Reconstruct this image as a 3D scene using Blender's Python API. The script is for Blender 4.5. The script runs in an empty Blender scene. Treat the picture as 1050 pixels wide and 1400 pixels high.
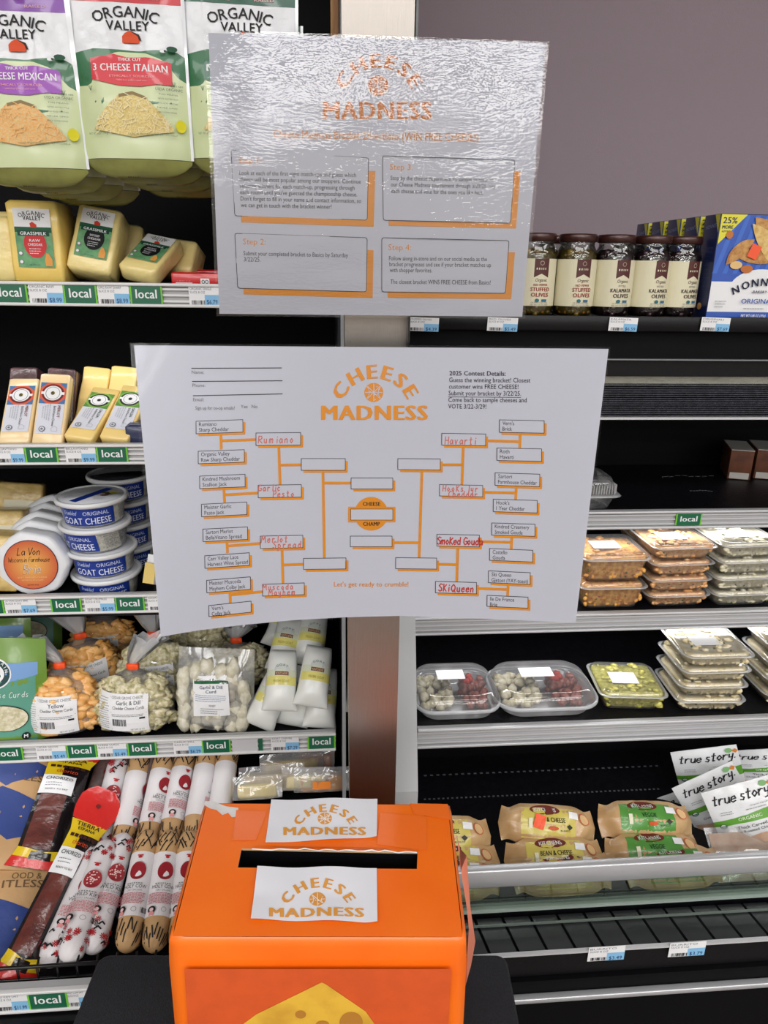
import bpy, math, random
from mathutils import Vector, Matrix, noise
from math import sin, cos, pi, radians, sqrt
random.seed(7)
scn = bpy.context.scene
col = scn.collection

# ------------------------------------------------------------------ camera
FPX = 970.0
YAW, PITCH, ROLL = radians(4.9), radians(18.93), radians(0.945)
CAM = Vector((0, 0, 1.60))
_f = Vector((sin(YAW)*cos(PITCH), cos(YAW)*cos(PITCH), -sin(PITCH)))
_r0 = Vector((cos(YAW), -sin(YAW), 0)); _u0 = _r0.cross(_f)
_r = cos(ROLL)*_r0 + sin(ROLL)*_u0
_u = -sin(ROLL)*_r0 + cos(ROLL)*_u0
cd = bpy.data.cameras.new('camera'); cam = bpy.data.objects.new('camera', cd); col.objects.link(cam)
cam.matrix_world = Matrix(((_r.x, _u.x, -_f.x, CAM.x), (_r.y, _u.y, -_f.y, CAM.y), (_r.z, _u.z, -_f.z, CAM.z), (0, 0, 0, 1)))
cd.sensor_fit = 'VERTICAL'; cd.sensor_height = 32.0; cd.lens = 32.0*FPX/1400; cd.clip_start = 0.02
scn.camera = cam
scn.view_settings.view_transform = 'Standard'; scn.view_settings.look = 'None'
scn.view_settings.gamma = 1.0; scn.view_settings.use_curve_mapping = False
scn.view_settings.exposure = -0.90
scn.cycles.max_bounces = 8; scn.cycles.transparent_max_bounces = 24
scn.cycles.diffuse_bounces = 3; scn.cycles.glossy_bounces = 4; scn.cycles.transmission_bounces = 4
scn.cycles.caustics_reflective = False; scn.cycles.caustics_refractive = False
scn.cycles.sample_clamp_indirect = 4.0

# ------------------------------------------------------------------ world and lights
w = bpy.data.worlds.new('world'); scn.world = w; w.use_nodes = True
w.node_tree.nodes['Background'].inputs[0].default_value = (0.75, 0.8, 0.9, 1)
w.node_tree.nodes['Background'].inputs[1].default_value = 0.20
def area(name, loc, sx, sy, power, target=None, colr=(1, 0.985, 0.975)):
    l = bpy.data.lights.new(name, 'AREA'); l.shape = 'RECTANGLE'; l.size = sx; l.size_y = sy; l.energy = power; l.color = colr
    o = bpy.data.objects.new(name, l); col.objects.link(o); o.location = loc
    d = (Vector(target) - Vector(loc)) if target else Vector((0, 0, -1))
    o.rotation_euler = d.to_track_quat('-Z', 'Y').to_euler()
    return o
LIGHT_ROWS = [(-0.8, 60), (-2.4, 90), (-4.0, 118), (-5.6, 135), (-7.2, 150)]
for y, e in LIGHT_ROWS:
    for x in (-2.1, 0.25, 2.6):
        area('ceiling_tube', (x, y, 3.17), 2.0, 0.55, e*0.72)

# ------------------------------------------------------------------ pixel to point (photograph frame 1050 x 1400)
def ray(px, py):
    return _f + _r*((px-525)/FPX) - _u*((py-700)/FPX)
def P(px, py, Y):
    d = ray(px, py); return CAM + d*(Y/d.y)
def PZ(px, py, Z):
    d = ray(px, py); return CAM + d*((Z-CAM.z)/d.z)
def ppm(px, py, Y):                                  # metres per pixel at a place
    return ray(px, py).normalized().dot(_f) * (P(px, py, Y)-CAM).length / FPX

# ------------------------------------------------------------------ materials
def lin(c):
    return tuple(((v/255)/12.92 if v/255 <= 0.04045 else ((v/255+0.055)/1.055)**2.4) for v in c) + (1,)
_M = {}
def mat(name, rgb, rough=0.5, metal=0.0, spec=0.5, coat=0.0, var=0.0, vscale=30.0, bump=0.0, bscale=80.0, emit=None, rgb2=None, coords='Object', stretch=None, crough=0.05, sss=0.0):
    if name in _M: return _M[name]
    m = bpy.data.materials.new(name); m.use_nodes = True; nt = m.node_tree; b = nt.nodes['Principled BSDF']
    b.inputs['Base Color'].default_value = lin(rgb); b.inputs['Roughness'].default_value = rough
    b.inputs['Metallic'].default_value = metal; b.inputs['Specular IOR Level'].default_value = spec
    b.inputs['Coat Weight'].default_value = coat; b.inputs['Coat Roughness'].default_value = crough
    if sss: b.inputs['Subsurface Weight'].default_value = sss; b.inputs['Subsurface Radius'].default_value = (0.01, 0.006, 0.003)
    if emit: b.inputs['Emission Color'].default_value = lin(rgb); b.inputs['Emission Strength'].default_value = emit
    if var or bump or rgb2:
        tc = nt.nodes.new('ShaderNodeTexCoord'); mp = nt.nodes.new('ShaderNodeMapping'); nt.links.new(tc.outputs[coords], mp.inputs[0])
        if stretch: mp.inputs['Scale'].default_value = stretch
    if var or rgb2:
        n = nt.nodes.new('ShaderNodeTexNoise'); n.inputs['Scale'].default_value = vscale; n.inputs['Detail'].default_value = 4
        nt.links.new(mp.outputs[0], n.inputs['Vector'])
        r = nt.nodes.new('ShaderNodeValToRGB'); c = lin(rgb)
        c2 = lin(rgb2) if rgb2 else tuple(v*(1-var) for v in c[:3]) + (1,)
        r.color_ramp.elements[0].color = c2; r.color_ramp.elements[1].color = c
        r.color_ramp.elements[0].position = 0.38; r.color_ramp.elements[1].position = 0.62
        nt.links.new(n.outputs[0], r.inputs[0]); nt.links.new(r.outputs[0], b.inputs['Base Color'])
    if bump:
        n = nt.nodes.new('ShaderNodeTexNoise'); n.inputs['Scale'].default_value = bscale; n.inputs['Detail'].default_value = 5
        nt.links.new(mp.outputs[0], n.inputs['Vector'])
        bp = nt.nodes.new('ShaderNodeBump'); bp.inputs['Strength'].default_value = bump; bp.inputs['Distance'].default_value = 0.004
        nt.links.new(n.outputs[0], bp.inputs['Height']); nt.links.new(bp.outputs[0], b.inputs['Normal'])
        nt.links.new(bp.outputs[0], b.inputs['Coat Normal'])
    _M[name] = m; return m
def film(name, tint=(255, 255, 255), rough=0.08, refl=0.06, bump=0.0, bscale=60, haze=0.0, stretch=None, edge=0.5, dist=0.004, detail=4, wave=0.0):
    """thin clear plastic: lets light through, reflects at its surface, a little milky"""
    if name in _M: return _M[name]
    m = bpy.data.materials.new(name); m.use_nodes = True; nt = m.node_tree; nt.nodes.remove(nt.nodes['Principled BSDF'])
    out = nt.nodes['Material Output']; N = nt.nodes.new; L = nt.links.new
    tr = N('ShaderNodeBsdfTransparent'); tr.inputs[0].default_value = lin(tint)
    gl = N('ShaderNodeBsdfGlossy'); gl.inputs['Roughness'].default_value = rough; gl.inputs[0].default_value = (1, 1, 1, 1)
    lw = N('ShaderNodeFresnel'); lw.inputs[0].default_value = 1.45
    mul = N('ShaderNodeMath'); mul.operation = 'MULTIPLY_ADD'; mul.inputs[1].default_value = edge; mul.inputs[2].default_value = refl; mul.use_clamp = True
    L(lw.outputs[0], mul.inputs[0])
    mx = N('ShaderNodeMixShader'); L(mul.outputs[0], mx.inputs[0]); L(tr.outputs[0], mx.inputs[1]); L(gl.outputs[0], mx.inputs[2])
    last = mx
    if haze:
        df = N('ShaderNodeBsdfDiffuse'); df.inputs[0].default_value = (0.8, 0.82, 0.85, 1)
        mh = N('ShaderNodeMixShader'); mh.inputs[0].default_value = haze; L(mx.outputs[0], mh.inputs[1]); L(df.outputs[0], mh.inputs[2]); last = mh
    L(last.outputs[0], out.inputs[0])
    if bump:
        tc = N('ShaderNodeTexCoord'); mp = N('ShaderNodeMapping'); L(tc.outputs['Object'], mp.inputs[0])
        if stretch: mp.inputs['Scale'].default_value = stretch
        n = N('ShaderNodeTexNoise'); n.inputs['Scale'].default_value = bscale; n.inputs['Detail'].default_value = detail; L(mp.outputs[0], n.inputs['Vector'])
        bp = N('ShaderNodeBump'); bp.inputs['Strength'].default_value = bump; bp.inputs['Distance'].default_value = dist
        L(n.outputs[0], bp.inputs['Height'])
        if wave:
            n2 = N('ShaderNodeTexNoise'); n2.inputs['Scale'].default_value = 26; n2.inputs['Detail'].default_value = 1; L(mp.outputs[0], n2.inputs['Vector'])
            b2 = N('ShaderNodeBump'); b2.inputs['Distance'].default_value = wave; L(n2.outputs[0], b2.inputs['Height']); L(b2.outputs[0], bp.inputs['Normal']); L(bp.outputs[0], gl.inputs['Normal'])
    _M[name] = m; return m
def ink(rgb, rough=0.5, spec=0.3):
    return mat('ink_%02x%02x%02x' % rgb, rgb, rough, spec=spec)

# ------------------------------------------------------------------ objects
def tag(o, label=None, cat=None, group=None, kind=None):
    if label: o['label'] = label
    if cat: o['category'] = cat
    if group: o['group'] = group
    if kind: o['kind'] = kind
    return o
def thing(name, label, cat, loc=(0, 0, 0), rot=(0, 0, 0), group=None):
    o = bpy.data.objects.new(name, None); o.empty_display_size = 0.02; col.objects.link(o)
    o.location = loc; o.rotation_euler = rot
    return tag(o, label, cat, group)
def copy_tree(o, parent=None, label=None, loc=None, rot=None, scale=None, group=None):
    c = o.copy(); col.objects.link(c); c.parent = parent
    if label: c['label'] = label
    if group: c['group'] = group
    if loc is not None: c.location = loc
    if rot is not None: c.rotation_euler = rot
    if scale is not None: c.scale = scale
    for ch in list(o.children): copy_tree(ch, c)
    return c

class MB:
    """collects polygons; one MB becomes one mesh object"""
    def __init__(s): s.v = []; s.f = []; s.m = []; s.mats = []; s.sm = []
    def mi(s, m):
        if m not in s.mats: s.mats.append(m)
        return s.mats.index(m)
    def add(s, verts, faces, m, smooth=False, M=None):
        b = len(s.v); k = s.mi(m)
        s.v += [tuple(M @ Vector(v)) for v in verts] if M else [tuple(v) for v in verts]
        for f in faces: s.f.append(tuple(i+b for i in f)); s.m.append(k); s.sm.append(smooth)
    def box(s, x0, x1, y0, y1, z0, z1, m, M=None, bev=0.0):
        if not bev:
            v = [(x0, y0, z0), (x1, y0, z0), (x1, y1, z0), (x0, y1, z0), (x0, y0, z1), (x1, y0, z1), (x1, y1, z1), (x0, y1, z1)]
            s.add(v, [(0, 3, 2, 1), (4, 5, 6, 7), (0, 1, 5, 4), (1, 2, 6, 5), (2, 3, 7, 6), (3, 0, 4, 7)], m, False, M); return
        s.loft([(rrect(x0+d, x1-d, y0+d, y1-d, max(r, 1e-4), 3), z) for d, z, r in
                ((bev, z0, bev), (bev*.3, z0+bev*.3, bev), (0, z0+bev, bev), (0, z1-bev, bev), (bev*.3, z1-bev*.3, bev), (bev, z1, bev))], m, True, M)
    def loft(s, rings, m, smooth=True, M=None, caps=(True, True)):
        n = len(rings[0][0]); vs = []; fs = []
        for pts, z in rings: vs += [(p[0], p[1], z) if len(p) == 2 else tuple(p) for p in pts]
        for i in range(len(rings)-1):
            for j in range(n):
                k = (j+1) % n; fs.append((i*n+j, i*n+k, (i+1)*n+k, (i+1)*n+j))
        if caps[0]: fs.append(tuple(range(n-1, -1, -1)))
        if caps[1]: fs.append(tuple(range((len(rings)-1)*n, len(rings)*n)))
        s.add(vs, fs, m, smooth, M)
    def lathe(s, prof, m, n=32, M=None, smooth=True, caps=(True, True)):
        s.loft([([(r*cos(2*pi*j/n), r*sin(2*pi*j/n)) for j in range(n)], z) for r, z in prof], m, smooth, M, caps)
    def tube(s, pts, r, m, n=8, M=None):
        pts = [Vector(p) for p in pts]; rs = r if isinstance(r, (list, tuple)) else [r]*len(pts); rings = []
        for i, p in enumerate(pts):
            d = (pts[min(i+1, len(pts)-1)] - pts[max(i-1, 0)]).normalized()
            a = d.cross(Vector((0, 0, 1)) if abs(d.z) < 0.9 else Vector((1, 0, 0))).normalized(); b = a.cross(d)
            rings.append(([tuple(p + (a*cos(2*pi*j/n)+b*sin(2*pi*j/n))*rs[i]) for j in range(n)], 0))
        s.loft(rings, m, True, M)
    def grid(s, fn, us, vs, m, smooth=True, M=None, flip=False):
        pts = [fn(u, v) for v in vs for u in us]; n = len(us); fs = []
        for j in range(len(vs)-1):
            for i in range(n-1):
                q = (j*n+i, j*n+i+1, (j+1)*n+i+1, (j+1)*n+i); fs.append(q[::-1] if flip else q)
        s.add(pts, fs, m, smooth, M)
    def blob(s, c, rx, ry, rz, m, seed=0, amp=0.15, n=8, fr=1.5, M=None):
        vs = []; fs = []; h = n//2+1
        for i in range(h+1):
            th = pi*i/h
            for j in range(n):
                ph = 2*pi*j/n; d = Vector((sin(th)*cos(ph), sin(th)*sin(ph), cos(th)))
                k = 1 + amp*noise.noise(d*fr + Vector((seed*3.1, seed*1.7, seed)))*2
                vs.append((c[0]+d.x*rx*k, c[1]+d.y*ry*k, c[2]+d.z*rz*k))
        for i in range(h):
            for j in range(n):
                k = (j+1) % n; fs.append((i*n+j, (i+1)*n+j, (i+1)*n+k, i*n+k))
        s.add(vs, fs, m, True, M)
    def build(s, name, parent=None, label=None, kind=None):
        me = bpy.data.meshes.new(name); me.from_pydata(s.v, [], s.f)
        for m in s.mats: me.materials.append(m)
        me.polygons.foreach_set('material_index', s.m); me.polygons.foreach_set('use_smooth', s.sm); me.update()
        o = bpy.data.objects.new(name, me); col.objects.link(o); o.parent = parent
        if label: o['label'] = label
        if kind: o['kind'] = kind
        return o
def rrect(x0, x1, y0, y1, r, n=4):
    pts = []
    for cx, cy, a in ((x1-r, y1-r, 0), (x0+r, y1-r, 90), (x0+r, y0+r, 180), (x1-r, y0+r, 270)):
        for k in range(n+1):
            t = radians(a+90*k/n); pts.append((cx+r*cos(t), cy+r*sin(t)))
    return pts
def lerp(a, b, t): return a+(b-a)*t
def frange(a, b, n): return [a+(b-a)*i/n for i in range(n+1)]

# ------------------------------------------------------------------ flat printing on a surface
_G = {}
def glyphs(s, bold=0.0):
    k = (s, bold)
    if k not in _G:
        c = bpy.data.curves.new('t', 'FONT'); c.body = s; c.resolution_u = 2; c.offset = 0; c.space_character = 1+bold*2.2
        o = bpy.data.objects.new('t', c); col.objects.link(o)
        dg = bpy.context.evaluated_depsgraph_get(); me = bpy.data.meshes.new_from_object(o.evaluated_get(dg))
        v = [(a.co.x, a.co.y) for a in me.vertices]
        f = [tuple(p.vertices) for p in me.polygons]
        if bold >= .01:
            n_ = len(v); v = [(x+d, y) for d in (-bold*.9, 0, bold*.9) for x, y in v]; f = [tuple(i+n_*q for i in p) for q in range(3) for p in f]
        xs = [a[0] for a in v] or [0, 1]; x0 = min(xs); wd = max(xs)-x0 or 1
        _G[k] = ([((a[0]-x0), a[1]) for a in v], f, wd)
        bpy.data.objects.remove(o); bpy.data.curves.remove(c); bpy.data.meshes.remove(me)
    return _G[k]
STROKE = {  # single-stroke pen letters on a unit box
 'R': [[(0, 0), (.05, 1)], [(0, .95), (.5, .95), (.6, .7), (.4, .52), (.05, .5), (.65, 0)]], 'G': [[(.6, .85), (.3, 1), (.05, .7), (.05, .25), (.3, 0), (.6, .15), (.6, .45), (.35, .45)]],
 'P': [[(.05, 0), (.1, 1), (.5, 1), (.6, .75), (.45, .5), (.08, .48)]], 'M': [[(0, 0), (.1, 1), (.4, .4), (.7, 1), (.8, 0)]], 'S': [[(.6, .9), (.3, 1), (.05, .75), (.5, .4), (.5, .1), (.25, 0), (0, .15)]],
 'H': [[(.05, 1), (.05, 0)], [(.6, 1), (.6, 0)], [(.05, .5), (.6, .5)]], 'C': [[(.6, .85), (.3, 1), (.05, .6), (.1, .15), (.35, 0), (.6, .15)]], 'Q': [[(.35, 1), (.05, .7), (.05, .3), (.35, 0), (.65, .3), (.65, .7), (.35, 1)], [(.45, .25), (.75, -.05)]],
 'K': [[(.05, 1), (.05, 0)], [(.5, .9), (.08, .45), (.55, 0)]], 'a': [[(.5, .5), (.25, .6), (.03, .3), (.2, 0), (.45, .15), (.5, .55), (.55, 0)]], 'b': [[(.05, 1), (.05, 0), (.4, .05), (.5, .35), (.3, .55), (.05, .4)]],
 'c': [[(.45, .5), (.2, .6), (.03, .3), (.2, 0), (.45, .1)]], 'd': [[(.5, 1), (.5, 0)], [(.5, .4), (.25, .6), (.03, .3), (.2, 0), (.5, .12)]], 'e': [[(.05, .3), (.5, .35), (.4, .6), (.1, .5), (.05, .15), (.25, 0), (.5, .12)]],
 'h': [[(.05, 1), (.05, 0)], [(.05, .35), (.25, .6), (.45, .5), (.45, 0)]], 'i': [[(.2, .55), (.2, 0)], [(.2, .8), (.22, .86)]], 'k': [[(.05, 1), (.05, 0)], [(.4, .6), (.08, .28), (.45, 0)]], 'l': [[(.2, 1), (.2, 0)]],
 'm': [[(.03, 0), (.05, .55), (.25, .6), (.3, 0)], [(.3, .4), (.5, .6), (.6, .5), (.6, 0)]], 'n': [[(.05, 0), (.05, .55)], [(.05, .4), (.3, .6), (.45, .45), (.45, 0)]], 'o': [[(.25, .6), (.03, .3), (.25, 0), (.48, .3), (.25, .6)]],
 'r': [[(.05, .6), (.08, 0)], [(.08, .35), (.25, .6), (.45, .55)]], 's': [[(.4, .55), (.15, .6), (.1, .4), (.4, .22), (.3, 0), (.03, .08)]], 't': [[(.22, .95), (.22, 0), (.4, .05)], [(.02, .62), (.42, .64)]],
 'u': [[(.05, .58), (.08, .1), (.3, 0), (.45, .2), (.45, .58), (.5, 0)]], 'v': [[(.03, .6), (.22, 0), (.45, .6)]], 'y': [[(.05, .6), (.1, .2), (.4, .2)], [(.45, .6), (.42, -.3), (.1, -.35)]], 'p': [[(.05, .6), (.05, -.4)], [(.05, .4), (.3, .6), (.5, .3), (.3, 0), (.05, .1)]],
 'W': [[(0, 1), (.2, 0), (.4, .7), (.6, 0), (.8, 1)]], 'F': [[(.05, 0), (.1, 1), (.6, 1)], [(.06, .5), (.45, .52)]], 'O': [[(.3, 1), (.05, .5), (.3, 0), (.55, .5), (.3, 1)]],
 'w': [[(.02, .6), (.15, 0), (.3, .5), (.42, 0), (.6, .6)]], '1': [[(.2, 1), (.2, 0)]], '.': [[(.1, 0), (.15, .04)]], 'Y': [[(0, 1), (.3, .5), (.6, 1)], [(.3, .5), (.3, 0)]], 'B': [[(.05, 0), (.05, 1), (.45, .95), (.45, .6), (.08, .52), (.55, .4), (.5, .05), (.05, 0)]],
 'V': [[(0, 1), (.3, 0), (.6, 1)]], 'L': [[(.1, 1), (.05, 0), (.5, .05)]], 'T': [[(.3, 1), (.3, 0)], [(0, 1), (.65, 1)]], 'D': [[(.05, 0), (.05, 1), (.5, .8), (.55, .3), (.05, 0)]], ' ': [], '&': [[(.5, 0), (.1, .8), (.3, 1), (.4, .8), (.05, .3), (.2, 0), (.5, .4)]]}
class Print(MB):
    """fn(u, v, lift) -> point; every layer sits a hair above the last"""
    def __init__(s, fn, step=0.00012, flip=1):
        super().__init__(); s.fn = fn; s.w = step; s.step = step; s.fl = flip
    def poly(s, pts, m, faces=None):
        s.w += s.step*0.25
        s.add([s.fn(p[0], p[1], s.w) for p in pts], faces or [tuple(range(len(pts)))], m)
    def lay(s, k): s.w = s.step*k
    def quad4(s, c, m, nu=8, nv=3):
        s.w += s.step*0.25
        def g(u, v):
            return s.fn(lerp(lerp(c[0][0], c[1][0], u), lerp(c[3][0], c[2][0], u), v), lerp(lerp(c[0][1], c[1][1], u), lerp(c[3][1], c[2][1], u), v), s.w)
        s.grid(g, frange(0, 1, nu), frange(0, 1, nv), m, False, flip=True)
    def rect(s, u0, v0, u1, v1, m, nu=1, nv=1, ang=0):
        s.w += s.step
        cu, cv = (u0+u1)/2, (v0+v1)/2; ca, sa = cos(ang), sin(ang)
        def g(u, v):
            du, dv = u-cu, v-cv; return s.fn(cu+du*ca-dv*sa, cv+du*sa+dv*ca, s.w)
        s.grid(g, frange(u0, u1, nu), frange(v0, v1, nv), m, False)
    def disc(s, u, v, r, m, n=24, ry=None, k0=0, k1=1):
        s.poly([(u+r*cos(2*pi*(lerp(k0, k1, i/n))), v+(ry or r)*sin(2*pi*(lerp(k0, k1, i/n)))) for i in range(n + (0 if k1-k0 == 1 else 1))], m)
    def ring(s, u, v, r0, r1, m, n=28, k=1.0):
        s.w += s.step*0.25
        pts = [(u+r*cos(2*pi*i/n), v+k*r*sin(2*pi*i/n)) for r in (r0, r1) for i in range(n)]
        s.add([s.fn(a, b, s.w) for a, b in pts], [(i, (i+1) % n, n+(i+1) % n, n+i) for i in range(n)], m)
    def text(s, t, u, v, h, m, width=None, align='C', ang=0.0, bold=0.0, slant=0.0):
        gv, gf, wd = glyphs(t, bold); k = h/0.69; kx = (width/wd) if width else k
        ox = {'L': 0, 'C': -wd*kx/2, 'R': -wd*kx}[align]; ca, sa = cos(ang), sin(ang); s.w += s.step*0.5; out = []
        nc = len(gv)//3 if bold >= .01 else len(gv)+1
        for i_, (a, b) in enumerate(gv):
            x = a*kx + ox + b*k*slant; y = b*k*s.fl; out.append(s.fn(u+x*ca-y*sa, v+x*sa+y*ca, s.w+s.step*.3*(i_//nc)))
        s.w += s.step*.6*(bold >= .01)
        s.add(out, gf, m)
    def arc(s, t, u, v, r, a0, a1, h, m, bold=0.0, wk=1.0, sq=1.0):
        """letters round a circle: a0..a1 degrees from the top, clockwise"""
        ws = [glyphs(ch, bold)[2]+.13 if ch != ' ' else .4 for ch in t]; cs = [sum(ws[:i])+ws[i]/2 for i in range(len(t))]
        for i, ch in enumerate(t):
            if ch == ' ': continue
            a = radians(a0 + (a1-a0)*(cs[i]-cs[0])/max(.001, cs[-1]-cs[0])); gv, gf, wd = glyphs(ch, bold); k = h/0.69
            s.w += s.step*0.1; ca, sa = cos(a), sin(a); out = []
            nc = len(gv)//3 if bold >= .01 else len(gv)+1
            for i_, (x, y) in enumerate(gv):
                x = (x-wd/2)*k*wk; y = y*k + r
                out.append(s.fn(u + x*ca + y*sa, v + s.fl*sq*(-x*sa + y*ca), s.w+s.step*.3*(i_//nc)))
            s.add(out, gf, m)
    def line(s, pts, wd, m):
        s.w += s.step*0.1
        for a, b in zip(pts[:-1], pts[1:]):
            d = (b[0]-a[0], b[1]-a[1]); l = sqrt(d[0]**2+d[1]**2) or 1; nx, ny = -d[1]/l*wd/2, d[0]/l*wd/2; ex, ey = d[0]/l*wd*.3, d[1]/l*wd*.3
            s.add([s.fn(*p, s.w) for p in ((a[0]+nx-ex, a[1]+ny-ey), (a[0]-nx-ex, a[1]-ny-ey), (b[0]-nx+ex, b[1]-ny+ey), (b[0]+nx+ex, b[1]+ny+ey))], [(0, 1, 2, 3)], m)
    def pen(s, t, u, v, h, adv, m, wd, ang=0.0, slant=0.1):
        ca, sa = cos(ang), sin(ang); x = 0
        for ch in t:
            for st in STROKE.get(ch, []):
                s.line([(u+(x+(a+b*slant)*h*.8)*ca - b*h*s.fl*sa, v+(x+(a+b*slant)*h*.8)*sa + b*h*s.fl*ca) for a, b in st], wd, m)
            x += adv*(1.25 if ch in 'mMwQ' else 0.6 if ch in 'il1 .' else 1)
    def lines(s, u0, v0, u1, v1, n, h, m, frac=0.7, seed=1):
        """rows of unreadably small type: broken dashes"""
        rnd = random.Random(seed); s.w += s.step*0.3
        for i in range(n):
            v = lerp(v0, v1, (i+.5)/n); u = u0; end = lerp(u0, u1, rnd.uniform(frac, 1))
            while u < end:
                d = rnd.uniform(.04, .12)*(u1-u0); e = min(u+d, end)
                s.add([s.fn(*p, s.w) for p in ((u, v-h/2), (e, v-h/2), (e, v+h/2), (u, v+h/2))], [(0, 1, 2, 3)], m); u = e+h*.7
    def bars(s, u0, v0, u1, v1, m, n=18, seed=3):
        rnd = random.Random(seed); s.w += s.step*0.3; du = (u1-u0)/n
        for i in range(n):
            a = u0+i*du; b = a+du*rnd.choice((.3, .5, .8))
            s.add([s.fn(*p, s.w) for p in ((a, v0), (b, v0), (b, v1), (a, v1))], [(0, 1, 2, 3)], m)
def flat(y=0.0, x=0.0, z=0.0):                       # printing on a front face (facing -Y)
    return lambda u, v, w: (x+u, y-w, z+v)
def round_front(R, cx=0, cy=0, z=0, a0=0.0):         # printing round an upright cylinder
    def f(u, v, w):
        q = (R(v) if callable(R) else R); a = u/q + a0; q += w; return (cx+q*sin(a), cy-q*cos(a), z+v)
    return f

WHITE = (235, 236, 238); BLACK = (18, 18, 20); ORANGE = (226, 146, 38)
M_white = mat('white_print', WHITE, 0.45); M_black = ink((20, 20, 22)); M_grey = ink((120, 122, 126)); M_lgrey = ink((178, 180, 184))
M_orange = ink((222, 140, 30)); M_logo = ink((214, 132, 40)); M_logo_box = ink((205, 125, 55))
M_red = ink((205, 45, 50)); M_navy = ink((20, 40, 110)); M_green = ink((18, 96, 66)); M_lime = ink((120, 200, 60)); M_blue = ink((135, 190, 228))
# ------------------------------------------------------------------ the room
M_wall = mat('mauve_wall', (160, 146, 154), 0.85, spec=0.2, bump=0.15, bscale=350)
M_room = mat('pale_wall', (190, 188, 184), 0.8); M_floor = mat('floor_tile', (104, 92, 82), 0.35, var=0.15, vscale=4)
M_ceil = mat('ceiling_white', (215, 215, 212), 0.9)
M_blk = mat('cooler_black', (8, 8, 11), 0.6, spec=0.12); M_blk2 = mat('cooler_black_gloss', (11, 11, 14), 0.35, spec=0.25, bump=0.05, bscale=200)
M_deck = mat('shelf_deck_black', (15, 15, 20), 0.45, spec=0.25, bump=0.25, bscale=260, var=0.4, vscale=90)
M_rail = mat('rail_white', (222, 222, 222), 0.35); M_railg = mat('rail_groove', (170, 170, 172), 0.4)
M_alu = mat('satin_aluminium', (206, 207, 210), 0.38, metal=0.25)
M_chrome = mat('chrome_bar', (190, 191, 194), 0.3, metal=0.45)
def slab(name, x0, x1, y0, y1, z0, z1, m, kind='structure'):
    b = MB(); b.box(x0, x1, y0, y1, z0, z1, m); return tag(b.build(name), kind=kind)
slab('floor', -3.6, 4.2, -8, 2.1, -0.05, 0, M_floor)
ceil = slab('ceiling', -3.6, 4.2, -8, 2.1, 3.2, 3.26, M_ceil)
slab('wall_back', -3.6, 4.2, 1.9, 2.0, 0, 3.2, M_wall)
slab('wall_left', -3.7, -3.6, -8, 2.0, 0, 3.2, M_room); slab('wall_right', 4.2, 4.3, -8, 2.0, 0, 3.2, M_room)
slab('wall_front', -3.7, 4.3, -8.1, -8, 0, 3.2, M_room)
for y, e in LIGHT_ROWS:
    for x in (-2.1, 0.25, 2.6):
        b = MB(); b.box(x-1.1, x+1.1, y-0.32, y+0.32, 3.176, 3.2, M_room); b.build('light_housing', ceil)

# ------------------------------------------------------------------ left cooler (open, black inside)
XL0 = -1.5; XLe = P(467, 900, 1.10).x
lc = thing('open_cooler', 'tall black open refrigerated case on the left, holding the packaged cheeses', 'cooler', (0, 0, 0))
XPOST = P(520, 600, 1.1).x
b = MB(); b.box(XL0, XPOST+0.03, 1.62, 1.66, 0, 2.35, M_blk); b.build('back_panel', lc)
b = MB(); b.box(P(564.5, 20, 1.22).x-0.05, P(564.5, 20, 1.22).x, 1.22, 1.62, 1.63, 2.35, M_blk2)
b.box(XPOST, XPOST+0.025, 1.02, 1.62, 0, 1.63, M_blk); b.build('end_panel', lc)
b = MB(); b.box(XLe, XLe+0.004, 1.03, 1.62, 0.5, 2.3, mat('divider_edge', (60, 62, 66), 0.3)); b.box(XLe-0.001, XLe+0.005, 1.024, 1.03, 0.5, 1.6, mat('divider_lip', (150, 152, 155), 0.3)); b.build('divider', lc)
b = MB(); b.box(XL0, XPOST+.03, 1.05, 1.66, 2.35, 2.42, M_blk); b.build('canopy', lc)
b = MB(); b.box(P(452, 20, 1.15).x, P(465, 20, 1.15).x, 1.15, 1.19, 1.55, 2.3, mat('oak_strip', (206, 160, 92), 0.5, rgb2=(150, 100, 50), vscale=12, stretch=(8, 8, .5))); b.build('wood_strip', lc, label='light oak upright strip beside the steel post')

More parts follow.
